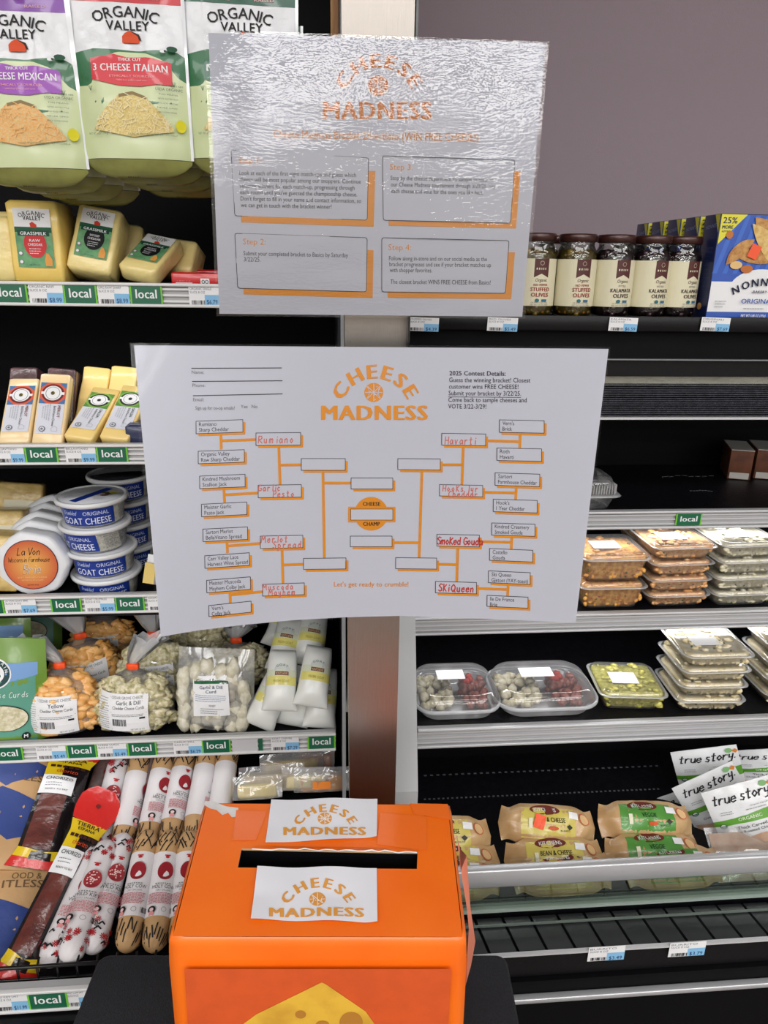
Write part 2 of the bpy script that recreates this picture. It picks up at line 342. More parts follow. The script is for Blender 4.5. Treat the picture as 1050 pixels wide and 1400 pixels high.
def zof(px, py, Y): return P(px, py, Y).z
def white_shelf(name, label, x0, x1, Y, zt, zb, depth=0.42, group='white edged cooler shelves', rm=None, deck=None, grooves=3, drop=.006):
    o = thing(name, label, 'shelf', (x0, Y, zt), group=group); L = x1-x0; h = zt-zb; rm = rm or M_rail
    b = MB(); b.box(0, L, 0.006, depth, -drop-.014, -drop, deck or M_deck); b.build('deck', o)
    b = MB(); b.box(0, L, 0, 0.006, -h, 0, M_railg)
    b.box(0, L, -0.008, 0, -h*0.13, 0, rm, bev=0.0012); b.box(0, L, -0.008, 0, -h, -h*0.87, rm, bev=0.0012)
    for k in range(grooves):
        z = -h*lerp(0.25, 0.75, k/(max(1, grooves-1))); b.box(0, L, -0.0035, 0, z-h*0.045, z+h*0.045, rm)
    b.build('price_rail', o); return o
SH = {}
for key, Y, xr, yt, yb, xe in (('L1', 1.20, 150, 386, 419, 463), ('L2', 1.09, 95, 606.6, 634, 463), ('L3', 1.095, 105, 812.5, 837.3, 463), ('L4', 1.04, 230, 1007.5, 1031.5, 459)):
    zt, zb = zof(xr, yt, Y), zof(xr, yb, Y); xend = min(P(xe, yt, Y).x, XLe-.003)
    SH[key] = (Y, zt, zb)
    white_shelf('cooler_shelf', {'L1': 'white edged shelf holding the butter yellow cheese blocks', 'L2': 'white edged shelf holding the tall merlot and salsa cheese wedges',
        'L3': 'white edged shelf holding the goat cheese tubs and brie', 'L4': 'white edged shelf holding the cheese curd bags'}[key], XL0, xend, Y, zt, zb, depth=1.615-Y, drop={'L2': .026, 'L3': .030, 'L4': .014}.get(key, .006))
# low front bin
Y5 = 0.78; zt5, zb5 = zof(60, 1349, Y5), zof(60, 1377, Y5); SH['L5'] = (Y5, zt5, zb5)
bs = thing('sausage_bin', 'low black wire-fronted bin holding the salami and chorizo', 'bin', (XL0, Y5, zt5)); L = P(420, 1300, Y5).x - XL0
b = MB(); b.box(0, L, 0.004, 0.46, -0.05, -0.035, M_deck); b.box(0, L, 0.45, 0.47, -.05, 0.20, M_blk); b.build('deck', bs)
b = MB(); h5 = zt5-zb5; b.box(0, L, 0, .01, -h5, 0, M_railg); b.box(0, L, -.008, 0, -h5*.12, 0, M_rail, bev=.001); b.box(0, L, -.008, 0, -h5, -h5*.88, M_rail, bev=.001); b.build('price_rail', bs)
b = MB(); M_wire = mat('black_wire', (12, 12, 14), 0.3)
b.tube([(0, 0.018, 0.018), (L, 0.018, 0.018)], 0.0028, M_wire); b.tube([(0, 0.018, -0.006), (L, 0.018, -0.006)], 0.002, M_wire)
x = L
while x > L-0.75: b.tube([(x, 0.018, -0.03), (x, 0.018, 0.016), (x, 0.03, 0.022)], 0.0018, M_wire, n=6); x -= 0.028
b.build('wire_front', bs)
b = MB(); b.box(0, L, -0.02, 0.0, -0.20, -h5-0.004, M_blk2); b.box(0, L, -.03, -.02, -.075, -.05, mat('bumper_blue_black', (40, 44, 52), .2, metal=.6), bev=.003); b.box(0, L, -0.02, .4, -zt5+.02, -.2, M_blk); b.build('kick_panel', bs)

# ------------------------------------------------------------------ right cooler
XR0 = P(563, 843, 1.215).x; XR1 = 1.75
rc = thing('open_cooler', 'low black open refrigerated case on the right with a chrome rail and glass guard', 'cooler', (0, 0, 0))
def solveY(px, py, X):
    lo, hi = .5, 2.
    for _ in range(50):
        m_ = (lo+hi)/2
        if P(px, py, m_).x < X: lo = m_
        else: hi = m_
    return lo
Yq = solveY(571.5, 1082, XR0)
b = MB(); M_pan = mat('end_panel_grey', (196, 198, 200), 0.4, var=0.05, vscale=6)
zA, zB = P(563, 740, 1.215).z, P(571, 1082, Yq).z
t_ = 0.042
b.add([(XR0-t_, 1.215, zA), (XR0, 1.215, zA), (XR0, 1.62, zA), (XR0-t_, 1.62, zA), (XR0-t_, Yq, zB), (XR0, Yq, zB), (XR0, 1.62, zB), (XR0-t_, 1.62, zB),
       (XR0-t_, Yq, 0.02), (XR0, Yq, 0.02), (XR0, 1.62, .02), (XR0-t_, 1.62, .02)],
      [(0, 1, 2, 3), (0, 4, 5, 1), (1, 5, 6, 2), (3, 7, 4, 0), (2, 6, 7, 3), (4, 8, 9, 5), (5, 9, 10, 6), (7, 11, 8, 4), (6, 10, 11, 7)], M_pan); b.build('side_panel', rc, label='pale grey left end panel')
b = MB(); b.box(XR0, XR1, 1.62, 1.66, 0, P(885, 440, 1.22).z-.02, M_blk); b.build('back_panel', rc)
# top shelf of black metal carrying the jars
Y1 = 1.22; z1, z1b = zof(885, 432.6, Y1), zof(885, 453, Y1); XT0 = P(556, 440, Y1).x
ts = thing('top_shelf', 'black metal top shelf under the olive jars', 'shelf', (XT0, Y1, z1))
LT = XR1-XT0
b = MB(); b.box(0, LT, 0.004, 0.50, -0.012, -0.004, M_blk2); b.build('deck', ts)
b = MB(); b.box(0, LT, 0, 0.004, -(z1-z1b), 0, M_blk2, bev=.001); b.build('price_rail', ts)
# canopy under the top shelf: fascia, bright reflector strip, honeycomb
z2, z3, z4, z5, z6 = [zof(935, y, 1.25) for y in (490.5, 515, 526, 570, 573)]
b = MB(); b.box(XT0, XR1, 1.245, 1.26, z2, z1b-.001, M_blk); b.box(XT0, XR1, 1.235, 1.262, z2-0.0015, z2+.0005, mat('thin_edge', (130, 132, 136), .3)); b.box(XT0, XR1, 1.25, 1.27, z3, z2-.002, M_blk2); b.build('fascia', rc)
b = MB(); b.box(XT0, XR1, 1.262, 1.275, z4, z3, mat('reflector_strip', (150, 150, 140), .25, metal=.5, bump=.6, bscale=25)); b.build('reflector', rc, label='dull silver reflector strip')
b = MB(); n_ = 15
for k in range(n_):
    z = lerp(z5, z4, (k+.5)/n_); b.box(XT0, XR1, 1.252+(k % 2)*.001, 1.27, z-.0012, z+.0010, mat('honeycomb_slat', (52, 54, 66), .35, var=.6, vscale=160))
b.box(XT0, XR1, 1.268, 1.29, z5, z4, M_blk); b.build('honeycomb_slats', rc, kind='stuff')
b = MB(); b.box(XT0, XR1, 1.245, 1.29, z6, z5, M_alu); b.box(XT0, XR1, 1.29, 1.62, z5, z3, M_blk); b.build('lower_lip', rc)
for key, Y, xr, yt, yb, lab in (('R3', 1.25, 930, 697, 721, 'empty aluminium edged black shelf above the deli tubs'), ('R4', 1.20, 800, 837.5, 861, 'aluminium edged shelf holding the orange pasta salad tubs'), ('R5', 1.10, 800, 987, 1012, 'aluminium edged shelf holding the clear lidded platters')):
    zt, zb = zof(xr, yt, Y), zof(xr, yb, Y); SH[key] = (Y, zt, zb)
    o = white_shelf('cooler_shelf', lab, XR0+.002, XR1, Y, zt, zb, depth=1.60-Y, group='aluminium edged cooler shelves', rm=M_alu, grooves=3)
# scuffs on the empty shelf
# lower well
Yb = 0.90; zbar = zof(845, 1174, Yb); zbar2 = zof(845, 1197, Yb); zdk = zof(845, 1234, Yb); Yg = (1.6-zdk)/((1.6-P(845, 1290, .9).z)/.9)
XW0 = XR0-0.02
wl = rc
b = MB(); b.box(XW0, XR1, Yb, 1.40, zdk-.02, zdk, M_deck); b.build('deck', wl)
b = MB(); b.box(XW0, XR1, 1.30, 1.34, zdk, SH['R5'][2]-.002, M_blk)
b.build('back_wall', wl)
b = MB()
for py, dx in ((1052, .0135), (1084, .0095)):
    y = PZ(800, py, zdk).y
    if y < 1.295: f_ = lambda x: (x, y, zdk+.001)
    x = P(580, py, y).x
    while x < P(900, py, y).x: b.box(x, x+dx*.45, y, y+.003, zdk, zdk+.0012, mat('slot_grey', (90, 92, 98), .4)); x += dx
b.build('perforations', wl, kind='stuff')
b = MB(); b.box(XW0, XR1, Yb-.012, Yb+.004, zbar2, zbar, M_chrome, bev=.003); b.build('chrome_rail', wl, label='chrome top rail')
b = MB(); b.box(XW0, XR1, Yb-.004, Yb, zdk+.004, zbar2, film('guard_glass', (238, 246, 241), .05, .03)); b.build('glass_guard', wl, label='clear glass guard')
b = MB(); b.box(XW0, XR1, Yb-.008, Yb+.002, zdk+.002, zdk+.006, mat('glass_edge', (150, 164, 156), .2, spec=.8)); b.box(XW0, XR1, Yb-.028, Yb-.026, zdk-.006, zdk-.002, mat('glass_edge2', (96, 106, 100), .2)); b.build('glass_edge', wl)
zg = zdk-0.006
b = MB(); b.box(XW0, XR1, Yg, Yb-.005, zg-.02, zg-.012, M_blk2); b.build('return_tray', wl)
x = XW0+.02; gs = mat('grille_slat', (34, 36, 38), .3, spec=.5)
while x < XR1-.1 and x < 1.0:
    b = MB(); b.add([(x, Yg+.002, zg-.003), (x+.042, Yg+.002, zg-.003), (x+.030, Yb-.01, zg-.001), (x-.012, Yb-.01, zg-.001), (x, Yg+.002, zg-.011), (x+.042, Yg+.002, zg-.011), (x+.030, Yb-.01, zg-.009), (x-.012, Yb-.01, zg-.009)],
        [(0, 1, 2, 3), (7, 6, 5, 4), (0, 4, 5, 1), (1, 5, 6, 2), (2, 6, 7, 3), (3, 7, 4, 0)], gs); b.build('grille_slat', wl); x += .047
zt7 = zof(930, 1288, Yg)
b = MB(); b.box(XW0, XR1, Yg-.006, Yg, zt7-.003, zt7+.001, M_alu); b.box(XW0, XR1, Yg-.004, Yg+.002, zof(930, 1318, Yg), zt7-.003, M_blk2); b.build('price_rail', wl)
zt8 = zof(880, 1358, Yg-.02)
b = MB(); b.box(XW0, XR1, Yg-.01, Yg+.1, 0.02, zof(930, 1318, Yg)-.004, M_blk); b.build('front_panel', wl)
b = MB(); b.box(XW0, XR1, Yg-.022, Yg-.010, zt8-.005, zt8+.005, M_chrome, bev=.002); b.build('bumper_strip', wl, label='thin chrome bumper strip')

# unseen fill lights added under the shelf front edges to brighten the goods
for key, X0_, X1_, pw in (('L1', -1.2, XLe-.02, 1.2), ('L2', -1.2, XLe-.02, 1.3), ('L3', -1.2, XLe-.02, 1.6), ('L4', -1.2, XLe-.02, .5), ('R3', XR0+.02, 1.4, 2.3), ('R4', XR0+.02, 1.4, 1.9), ('R5', XR0+.02, 1.4, .4)):
    Y, zt, zb = SH[key]; area('shelf_fill', ((X0_+X1_)/2, Y+.022, zb+.0), X1_-X0_, .012, pw, ((X0_+X1_)/2, Y+.05, zb-.25))

# ------------------------------------------------------------------ steel post carrying the signs
M_steel = mat('brushed_steel', (160, 154, 148), 0.36, metal=1.0, bump=0.10, bscale=60, stretch=(12, 12, .25))
YP = 0.695
za, zc_ = P(516, -60, YP).z, P(510, 1180, YP+.055).z
def postx(px, py, Y): return P(px, py, Y).x
post = thing('steel_post', 'brushed stainless steel post behind the two signs', 'post', (P(510, 800, YP+.03).x, YP+.03, 0))
ox, oy, _ = post.location
rings = []
for z, yy, pl, pr, py in ((za, YP, 466.5, 567, -60+0), (zc_, YP+.05, 479, 538, 1180)):
    if py == -60: pl, pr = 466, 569
    x0, x1 = postx(pl, py, yy), postx(pr, py, yy)
    rings.append(([(x0-ox, yy-oy), (x1-ox, yy-oy), (x1-ox, yy-oy+.03), (x0-ox, yy-oy+.03)], z))
lo = ([(p[0], p[1]) for p in rings[1][0]], 0.0)
b = MB(); b.loft([lo, rings[1], rings[0]], M_steel, False); b.build('post_shaft', post)
b = MB(); b.box(-.10, .10, -.04, .12, 0, .006, M_steel, bev=.002); b.build('base_plate', post)
def post_y(py): return lerp(YP, YP+.05, (py+60)/1240)
s = P(506, 867.5, post_y(867)-.0005); b = MB()
Ms = Matrix.Translation((s.x-ox, s.y-oy, s.z)) @ Matrix.Rotation(radians(90), 4, 'X')
b.lathe([(.0046, 0), (.0046, .0008), (.0036, .0022), (.001, .003)], mat('screw_steel', (210, 205, 200), .15, metal=1), 20, Ms)
for a in (0.3, 0.3+pi/2):
    b.box(-.0022, .0022, -.0004, .0004, .0026, .0032, M_black, Ms @ Matrix.Rotation(a, 4, 'Z'))
b.build('screw', post)
b = MB(); x1 = postx(569.5, 0, YP+.002); b.box(x1-ox-.0002, x1-ox+.0018, YP-oy+.001, YP-oy+.031, 1.40, za, mat('seam_black', (14, 14, 16), .15)); b.build('edge_trim', post, label='glossy black edge trim')

# ------------------------------------------------------------------ shelf tags
def tag_place(x0, x1, yc_frac, key, off=.0045):
    Y, zt, zb = SH[key]; yy = {'L1': 402, 'L2': 620, 'L3': 825, 'L4': 1019, 'L5': 1363, 'R3': 710}[key]
    X0, X1 = P(x0, yy, Y).x, P(x1, yy, Y).x; h = (zt-zb)*.80
    return X0, X1, Y-off, zt-(zt-zb)*.5, h
TAGG = mat('tag_green', (10, 98, 68), 0.4, coat=.3); 
def local_tag(x0, x1, key, label):
    X0, X1, Y, zc, h = tag_place(x0, x1, .5, key, .0052); wd = X1-X0
    if key == 'R3': h *= .8
    o = thing('local_tag', label, 'shelf tag', ((X0+X1)/2, Y, zc), group='green local tags on the shelf edges')
    b = MB(); b.box(-wd/2, wd/2, -.0006, .0006, -h/2, h/2, M_lime); cd_ = b.build('card', o)
    p = Print(flat(-.0006)); p.rect(-wd/2*.90, -h/2*.98, wd/2*.90, h/2*.98, TAGG); p.text('local', 0, -h*.17, h*.47, M_white, width=wd*.66, bold=.028); p.build('lettering', cd_); return o
def price_tag(x0, x1, key, label, price, top='CHEESE', loc=None, h=None, rot=0, seed=1):
    if loc is None:
        X0, X1, Y, zc, h = tag_place(x0, x1, .5, key, .0050); wd = X1-X0; loc = ((X0+X1)/2, Y, zc)
    else: wd = x1
    o = thing('price_tag', label, 'shelf tag', loc, (0, rot, 0), group='white and blue price tags on the shelf edges')
    b = MB(); b.box(-wd/2, wd/2, -.0003, .0003, -h/2, h/2, M_white); cd_ = b.build('card', o)
    p = Print(flat(-.0003)); p.rect(0.02*wd, -h/2, wd/2, 0.05*h, M_blue)
    p.text(top, -wd*.46, h*.30, h*.13, M_grey, align='L', width=wd*.72); p.text('SLICE 8 OZ', -wd*.46, h*.12, h*.12, M_grey, align='L', width=wd*.5)
    p.bars(-wd*.42, -h*.46, wd*.02, -h*.24, M_black, 16, seed); p.text(price, wd*.26, -h*.44, h*.24, mat('price_navy', (20, 60, 120), .5), width=wd*.36, bold=.01); p.build('print', cd_); return o
for x0, x1, key, lab in ((-6, 39.5, 'L1', 'green local tag at the far left end of the yellow cheese block shelf'), (88.5, 134, 'L1', 'green local tag under the black labelled raw cheddar block'), (179, 223, 'L1', 'green local tag under the tilted flat cheese block'),
    (36, 81, 'L2', 'green local tag under the two merlot wedges'), (133.5, 176, 'L2', 'green local tag under the two salsa wedges'), (-33, 7, 'L3', 'green local tag cut by the frame, left of the brie'), (71, 113, 'L3', 'green local tag between the brie and the goat cheese tubs'),
    (159, 199, 'L3', 'green local tag under the front stack of goat cheese tubs'), (-9, 32, 'L4', 'green local tag under the green goat crumbles pouch'), (92, 133, 'L4', 'green local tag under the yellow curd bag'),
    (175, 215, 'L4', 'green local tag under the garlic and dill curd bag'), (277, 316, 'L4', 'green local tag under the flat bag of white curds'), (421, 458.5, 'L4', 'green local tag at the right end under the white cheese logs'), (40, 95, 'L5', 'largest green local tag, on the low sausage bin'), (922, 957, 'R3', 'small green local tag on the empty aluminium edged shelf')):
    local_tag(x0, x1, key, lab)
for i, (x0, x1, key, lab, pr, tp) in enumerate(((41.5, 88, 'L1', 'price tag under the tall yellow block with the red label', '$8.99', 'ORGANIC RAW'), (135, 178, 'L1', 'price tag between the two local tags under the cheddar blocks', '$8.99', 'ORG RAW SHARP'), (259, 300, 'L1', 'price tag under the small red package', '$6.79', 'ORGANIC SINGLE'),
    (-4, 35, 'L2', 'price tag under the leftmost merlot wedge', '$9.99', 'BELLAVITANO'), (91, 132.5, 'L2', 'price tag between the merlot and salsa wedges', '$9.99', 'BELLAVITANO'), (8, 51, 'L3', 'price tag under the round labelled brie', '$7.69', 'LA VON GOAT BRIE'), (117, 158, 'L3', 'price tag under the goat cheese tubs', '$5.99', 'GOAT CRUMBLES'), (203, 240, 'L3', 'price tag half hidden by the left edge of the bracket sign', '$6.49', 'GOAT LOG'),
    (50, 91, 'L4', 'price tag left of the yellow curd bag tag', '$5.49', 'CEDAR GROVE'), (134, 174, 'L4', 'price tag between the yellow and garlic curd bags', '$5.49', 'CHEESE CURDS'), (238, 277, 'L4', 'price tag below the left side of the flat curd bag', '$6.29', 'GARLIC DILL'), (371, 409, 'L4', 'price tag under the white cheese logs', '$7.29', 'GOAT CHEVRE'),
    (-8, 40, 'L5', 'price tag at the left end of the sausage bin', '$11.99', 'WILD KIEV DRY'), (94, 124, 'L5', 'price tag on the sausage bin beside the black table', '$10.99', 'HOLY COW DRY'))):
    price_tag(x0, x1, key, lab, pr, tp, seed=i+2)
for i, (xc, wpx, lab) in enumerate(((579, 42, 'hanging price tag at the left end of the black jar shelf'), (687, 42, 'hanging price tag just right of the upper sign foot'), (852, 40, 'hanging price tag under the kalamata olive jars'), (978, 41, 'hanging price tag under the blue biscotti box'))):
    c = P(xc, 443.5, Y1-.004); k = ppm(xc, 443, Y1); price_tag(0, wpx*k, None, lab, '$%d.%d9' % (4+i, i+3), ('STUFFED OLIVES', 'RED OLIVES', 'KALAMATA', 'ORIGINALI')[i], (c.x, c.y, c.z), 18*k, radians(1.5), i+20)
for i, (xc, yc, lab) in enumerate(((829, 1303.5, 'left price tag on the black rail below the glass guard'), (939.5, 1297.5, 'right price tag on the black rail below the glass guard'))):
    c = P(xc, yc, Yg-.007); k = ppm(xc, yc, Yg); price_tag(0, 51*k, None, lab, '$3.%d9' % (4+i*3), 'BURRITO', (c.x, c.y, c.z), 25*k, 0, i+40)
b = MB(); X0, X1, Y, zc, h = tag_place(318, 353, .5, 'L4'); b.box(X0, X1, Y-.0005, Y, zc-h/2, zc+h/2, mat('blank_strip', (205, 205, 208), .25)); tag(b.build('blank_strip'), 'blank grey insert between tags under the white curd bag', 'shelf tag')
b = MB(); X0, X1, Y, zc, h = tag_place(354, 359.5, .5, 'L4'); b.box(X0, X1, Y-.0005, Y, zc-h/2, zc+h/2, TAGG); tag(b.build('green_tag_sliver'), 'narrow green strip beside the blank insert', 'shelf tag')
# ------------------------------------------------------------------ laminated signs (print laid out on the sheet as read off the photograph)
M_paper = mat('sign_paper', (195, 197, 209), 0.6, spec=0.2)
M_lam1 = film('crinkled_laminate', rough=0.04, refl=0.042, bump=1.0, bscale=400, edge=0.8, stretch=(0.42, 1, 1.3), dist=0.00017, detail=1, wave=.0013)
M_lam2 = film('smooth_laminate', rough=0.10, refl=0.0, bump=0.05, bscale=40, edge=0.5)
def bilin(c, nb=None):
    TL, TR, BR, BL = c
    def f(s, t):
        x = lerp(lerp(TL[0], TR[0], s), lerp(BL[0], BR[0], s), t); top = lerp(TL[1], TR[1], s)
        bot = nb(lerp(BL[0], BR[0], s)) if nb else lerp(BL[1], BR[1], s)
        return x, lerp(top, bot, t)
    return f
def interp(pts):
    def f(x):
        if x <= pts[0][0]: return pts[0][1]
        for a, b in zip(pts[:-1], pts[1:]):
            if x <= b[0]: 
                t = (x-a[0])/(b[0]-a[0]); return lerp(a[1], b[1], t)
        return pts[-1][1]
    return f
def sheet(root, name, fn, surf, m, lift, thick, nx=28, ny=14, label=None):
    b = MB(); us, vs = frange(0, 1, nx), frange(0, 1, ny)
    b.grid(lambda u, v: surf(*fn(u, v), lift), us, vs, m, True, flip=True)
    if thick:
        b.grid(lambda u, v: surf(*fn(u, v), lift-thick), us, vs, m, True)
        for e0, e1, ln in (((0, 0), (1, 0), us), ((1, 0), (1, 1), vs), ((1, 1), (0, 1), us), ((0, 1), (0, 0), vs)):
            pts = [fn(lerp(e0[0], e1[0], k), lerp(e0[1], e1[1], k)) for k in ln]
            b.add([surf(*q, lift) for q in pts]+[surf(*q, lift-thick) for q in pts], [(i, i+1, len(pts)+i+1, len(pts)+i) for i in range(len(pts)-1)], m)
    return b.build(name, root, label)
def cheese_logo(p, cx, cy, r, m, m2, h, Rr, a0, a1, bold=.035, mw=None, my=None, mh=None, wk=1.0, sq=1.0, ac=(0, 25)):
    p.disc(cx, cy, r, m, 28, ry=r*sq); p.w += p.step
    for a in (0, pi/2, pi/4, -pi/4): p.line([(cx-r*.9*cos(a), cy-r*.9*sq*sin(a)), (cx+r*.9*cos(a), cy+r*.9*sq*sin(a))], r*.07, m2)
    for dx in (-.55, .55): p.line([(cx+r*dx*(1.3 if abs(t) > .5 else .9)*1.0, cy+r*sq*t) for t in (-.6, -.3, 0, .3, .6)], r*.07, m2)
    rnd = random.Random(4)
    for k in range(9): a = rnd.uniform(0, 6.3); q = rnd.uniform(.2, .8)*r; p.disc(cx+q*cos(a), cy+q*sq*sin(a), r*.07, m2, 8)
    p.arc('CHEESE', cx+ac[0], cy+ac[1], Rr, a0, a1, h, m, bold, wk, sq)
    p.text('MADNESS', cx+(my[0] if isinstance(my, tuple) else 0), cy+(my[1] if isinstance(my, tuple) else my), mh, m, width=mw, bold=bold)

def wline(p, x0, y0, x1, y1, wd, m): p.line([(x0, y0), (x1, y1)], wd, m)
# ---- upper sign: directions
YS1 = 0.672
s1 = thing('directions_sign', 'upper glossy laminated sign with four orange shadowed step boxes', 'sign', tuple(P(507, 434, YS1)))
o1 = Vector(s1.location)
def surf1(px, py, lift):
    yy = YS1 + 0.010*((py-240)/200)**2*0.4 - 0.004*sin((px-280)/75)*0 + .0035*sin((px+py*.4)/90.)
    return P(px, py, yy-lift*1.0-(.0002 if lift else 0)) - o1
cn = ((285, 45), (746, 59), (714, 433), (300, 429)); cl = ((279, 40), (751, 57), (718, 436), (296, 432))
pp1 = sheet(s1, 'paper', bilin(cn), surf1, M_paper, 0, .0004, 56, 40)
sheet(s1, 'laminate', bilin(cl), surf1, M_lam1, .0016, 0, 60, 50, label='clear wrinkled glossy laminate')
p = Print(surf1, flip=-1, step=.00007)
cheese_logo(p, 517, 117, 14, M_logo_box, M_paper, 19, 47.5, -57, 59, .05, ac=(1, 23), mw=149, my=(-1, 46), mh=24, wk=1.12)
ang = .018
p.text('Cheese Madness Bracket Directions (WIN FREE CHEESE!)', 514, 191, 11, M_orange, width=280, ang=ang)
def stepbox(x0, y0, x1, y1, x2, y2, x3, y3, sh, head, lines, lx, ly, dy, width, a=.02):
    """corners TL TR BR BL in pixels; sh = shadow offset"""
    A, B, C, D = (x0, y0), (x1, y1), (x2, y2), (x3, y3)
    p.lay(3); p.quad4([(A[0]+sh, A[1]+sh*2.0), (B[0]+sh, B[1]+sh*2.0), (C[0]+sh, C[1]+sh), (D[0]+sh, D[1]+sh)], M_orange, 14, 6); p.lay(5)
    p.quad4([A, B, C, D], M_paper, 14, 6); p.lay(7)
    def rc(P0, P1, P2): return
    e = [A, B, C, D, A]
    for q0, q1 in zip(e[:-1], e[1:]):
        d = Vector((q1[0]-q0[0], q1[1]-q0[1])); d.normalize(); p.line([(q0[0]+d.x*3, q0[1]+d.y*3), (q1[0]-d.x*3, q1[1]-d.y*3)], .9, M_black)
    for k in range(4):
        c = e[k]; pr = e[k-1] if k else D; nx = e[k+1]
        d0 = Vector((pr[0]-c[0], pr[1]-c[1])).normalized()*3; d1 = Vector((nx[0]-c[0], nx[1]-c[1])).normalized()*3
        p.line([(c[0]+d0.x, c[1]+d0.y), (c[0]+(d0.x+d1.x)*.25, c[1]+(d0.y+d1.y)*.25), (c[0]+d1.x, c[1]+d1.y)], .9, M_black)
    p.text(head, lx, ly, 8, M_orange, align='L', ang=a)
    for i, t in enumerate(lines):
        if t: p.text(t, lx+.8+i*.5, ly+dy[0]+i*dy[1], 5.9, M_black, align='L', ang=a, width=width[i])
p.w += p.step*2
stepbox(316, 205, 504, 216, 502, 301, 321, 295, 9, 'Step 1:', ['Look at each of the first eight match-ups and guess which', 'cheese will be most popular among our shoppers. Continue', 'selecting winners for each match-up, progressing through', 'each round until you\'ve guessed the championship cheese.', 'Don\'t forget to fill in your name and contact information, so', 'we can get in touch with the bracket winner!'], 326, 223, (16, 8.8), [160, 166, 157, 160, 165, 124])
stepbox(523, 213, 704, 219, 698, 305, 524, 301, 7.5, 'Step 3:', ['Stop by the cheese department to sample cheeses in', 'our Cheese Madness tournament through 3/29/25. Try', 'each cheese and vote for the ones you like best.'], 533, 232, (14, 8.9), [140, 143, 126])
stepbox(321, 319, 502, 325, 501, 399, 325, 394, 8.5, 'Step 2:', ['Submit your completed bracket to Basics by Saturday', '3/22/25.'], 332, 334, (15, 8.3), [143, 23])
stepbox(522, 325, 696, 329, 691, 401, 522, 399, 8, 'Step 4:', ['Follow along in-store and on our social media as the', 'bracket progresses and see if your bracket matches up', 'with shopper favorites.', '', 'The closest bracket WINS FREE CHEESE from Basics!'], 531, 342, (14, 8.0), [134, 139, 58, 0, 137], .008)
p.build('print', pp1)
for pxx in (480, 548):
    b = MB(); a_ = P(pxx, 130, YS1+.006)-o1; b.box(a_.x-.006, a_.x+.006, a_.y, post_y(130)-.014-o1.y, a_.z-.006, a_.z+.006, mat('mounting_tape', (200, 200, 198), .6)); b.build('mounting_tape', s1)

# ---- lower sign: bracket
YS2 = 0.672
s2 = thing('bracket_sign', 'wide laminated tournament bracket sign with red handwriting, curled at lower left', 'sign', tuple(P(507, 850, YS2)))
o2 = Vector(s2.location)
def depth2(px, py):
    b_ = max(0, min(1.05, (py-470)/390)); a_ = max(0, (475-px)/290); c_ = max(0, (px-545)/245)
    return YS2 - .050*a_**1.4*b_ - .012*a_**1.4 - .012*c_**1.5*b_
def surf2(px, py, lift): return P(px, py, depth2(px, py)-lift-(.0002 if lift > 0 else 0)) - o2
nb = interp([(217, 871), (270, 862), (330, 854.5), (400, 848), (470, 844), (545, 842), (650, 845.5), (720, 848.5), (789, 851.5)])
cn2 = ((183, 472), (832, 477), (787, 851), (220, 871)); cl2 = ((177, 469), (835, 474), (790, 854), (217, 874))
nbl = lambda x: nb(x)+2.5
pp2 = sheet(s2, 'paper', bilin(cn2, nb), surf2, M_paper, 0, .0004, 70, 30)
sheet(s2, 'laminate', bilin(cl2, nbl), surf2, M_lam2, .0013, 0, 50, 24, label='clear laminate with a thin margin')
p = Print(surf2, flip=-1, step=.00007)
cheese_logo(p, 511, 536.5, 13, mat('logo_gold', (224, 142, 34), .5), M_paper, 19, 47, -57, 59, .05, ac=(2, 28), mw=146, my=(1, 37.5), mh=19.5, wk=1.1)
# colour the word darker orange
for (x0, y0, x1, y1, t) in ((262, 503.5, 385, 503, 'Name:'), (263, 521.5, 386, 520.5, 'Phone:'), (264, 541, 386, 538.5, 'Email:')):
    p.lay(4); p.line([(lerp(x0, x1, k/8), lerp(y0, y1, k/8)) for k in range(9)], 1.0, M_black); p.text(t, x0, y0+7.5, 4.6, M_grey, align='L')
p.text('Sign up for co-op emails?', 267, 560, 4.6, M_grey, align='L', width=54); p.text('Yes', 329, 558, 4.6, M_grey, align='L'); p.text('No', 344, 558, 4.6, M_grey, align='L')
for i, (t, wd) in enumerate((('2025 Contest Details:', 77), ('Guess the winning bracket! Closest', 111), ('customer wins FREE CHEESE!', 95), ('Submit your bracket by 3/22/25.', 99), ('Come back to sample cheeses and', 107), ('VOTE 3/22-3/29!', 52))):
    p.lay(4); p.text(t, 614.5-i*.35, 513.2+i*9.05, 6.2, M_black, align='L', width=wd, bold=.018 if i == 0 else .004, ang=.006)
    if i == 3: wline(p, 613, 542.5, 712, 543.3, .6, M_black)
p.text("Let's get ready to crumble!", 507.5, 802, 6.5, M_orange, width=102, bold=.012)
def slotbox(x0, y0, wd, h, a, lines=(), sh=3.2, col_=None):
    ca, sa = cos(a), sin(a); q = lambda u, v: (x0+u*ca-v*sa*.2, y0+u*sa+v)
    p.lay(5); p.quad4([q(sh, sh*1.1), q(wd+sh, sh*1.1), q(wd+sh, h+sh), q(sh, h+sh)], M_orange, 5, 1)
    p.lay(6); p.quad4([q(0, 0), q(wd, 0), q(wd, h), q(0, h)], M_paper, 5, 1)
    e = [q(0, 0), q(wd*.33, 0), q(wd*.67, 0), q(wd, 0), q(wd, h), q(wd*.67, h), q(wd*.33, h), q(0, h), q(0, 0)]; p.lay(7.5); p.line(e, .8, M_black); p.lay(8)
    for i, t in enumerate(lines):
        u, v = q(4, 7.0+i*7.6); p.text(t[0], u, v, 5.3, M_black, align='L', ang=a, width=t[1])
    return q
OW = 3.6
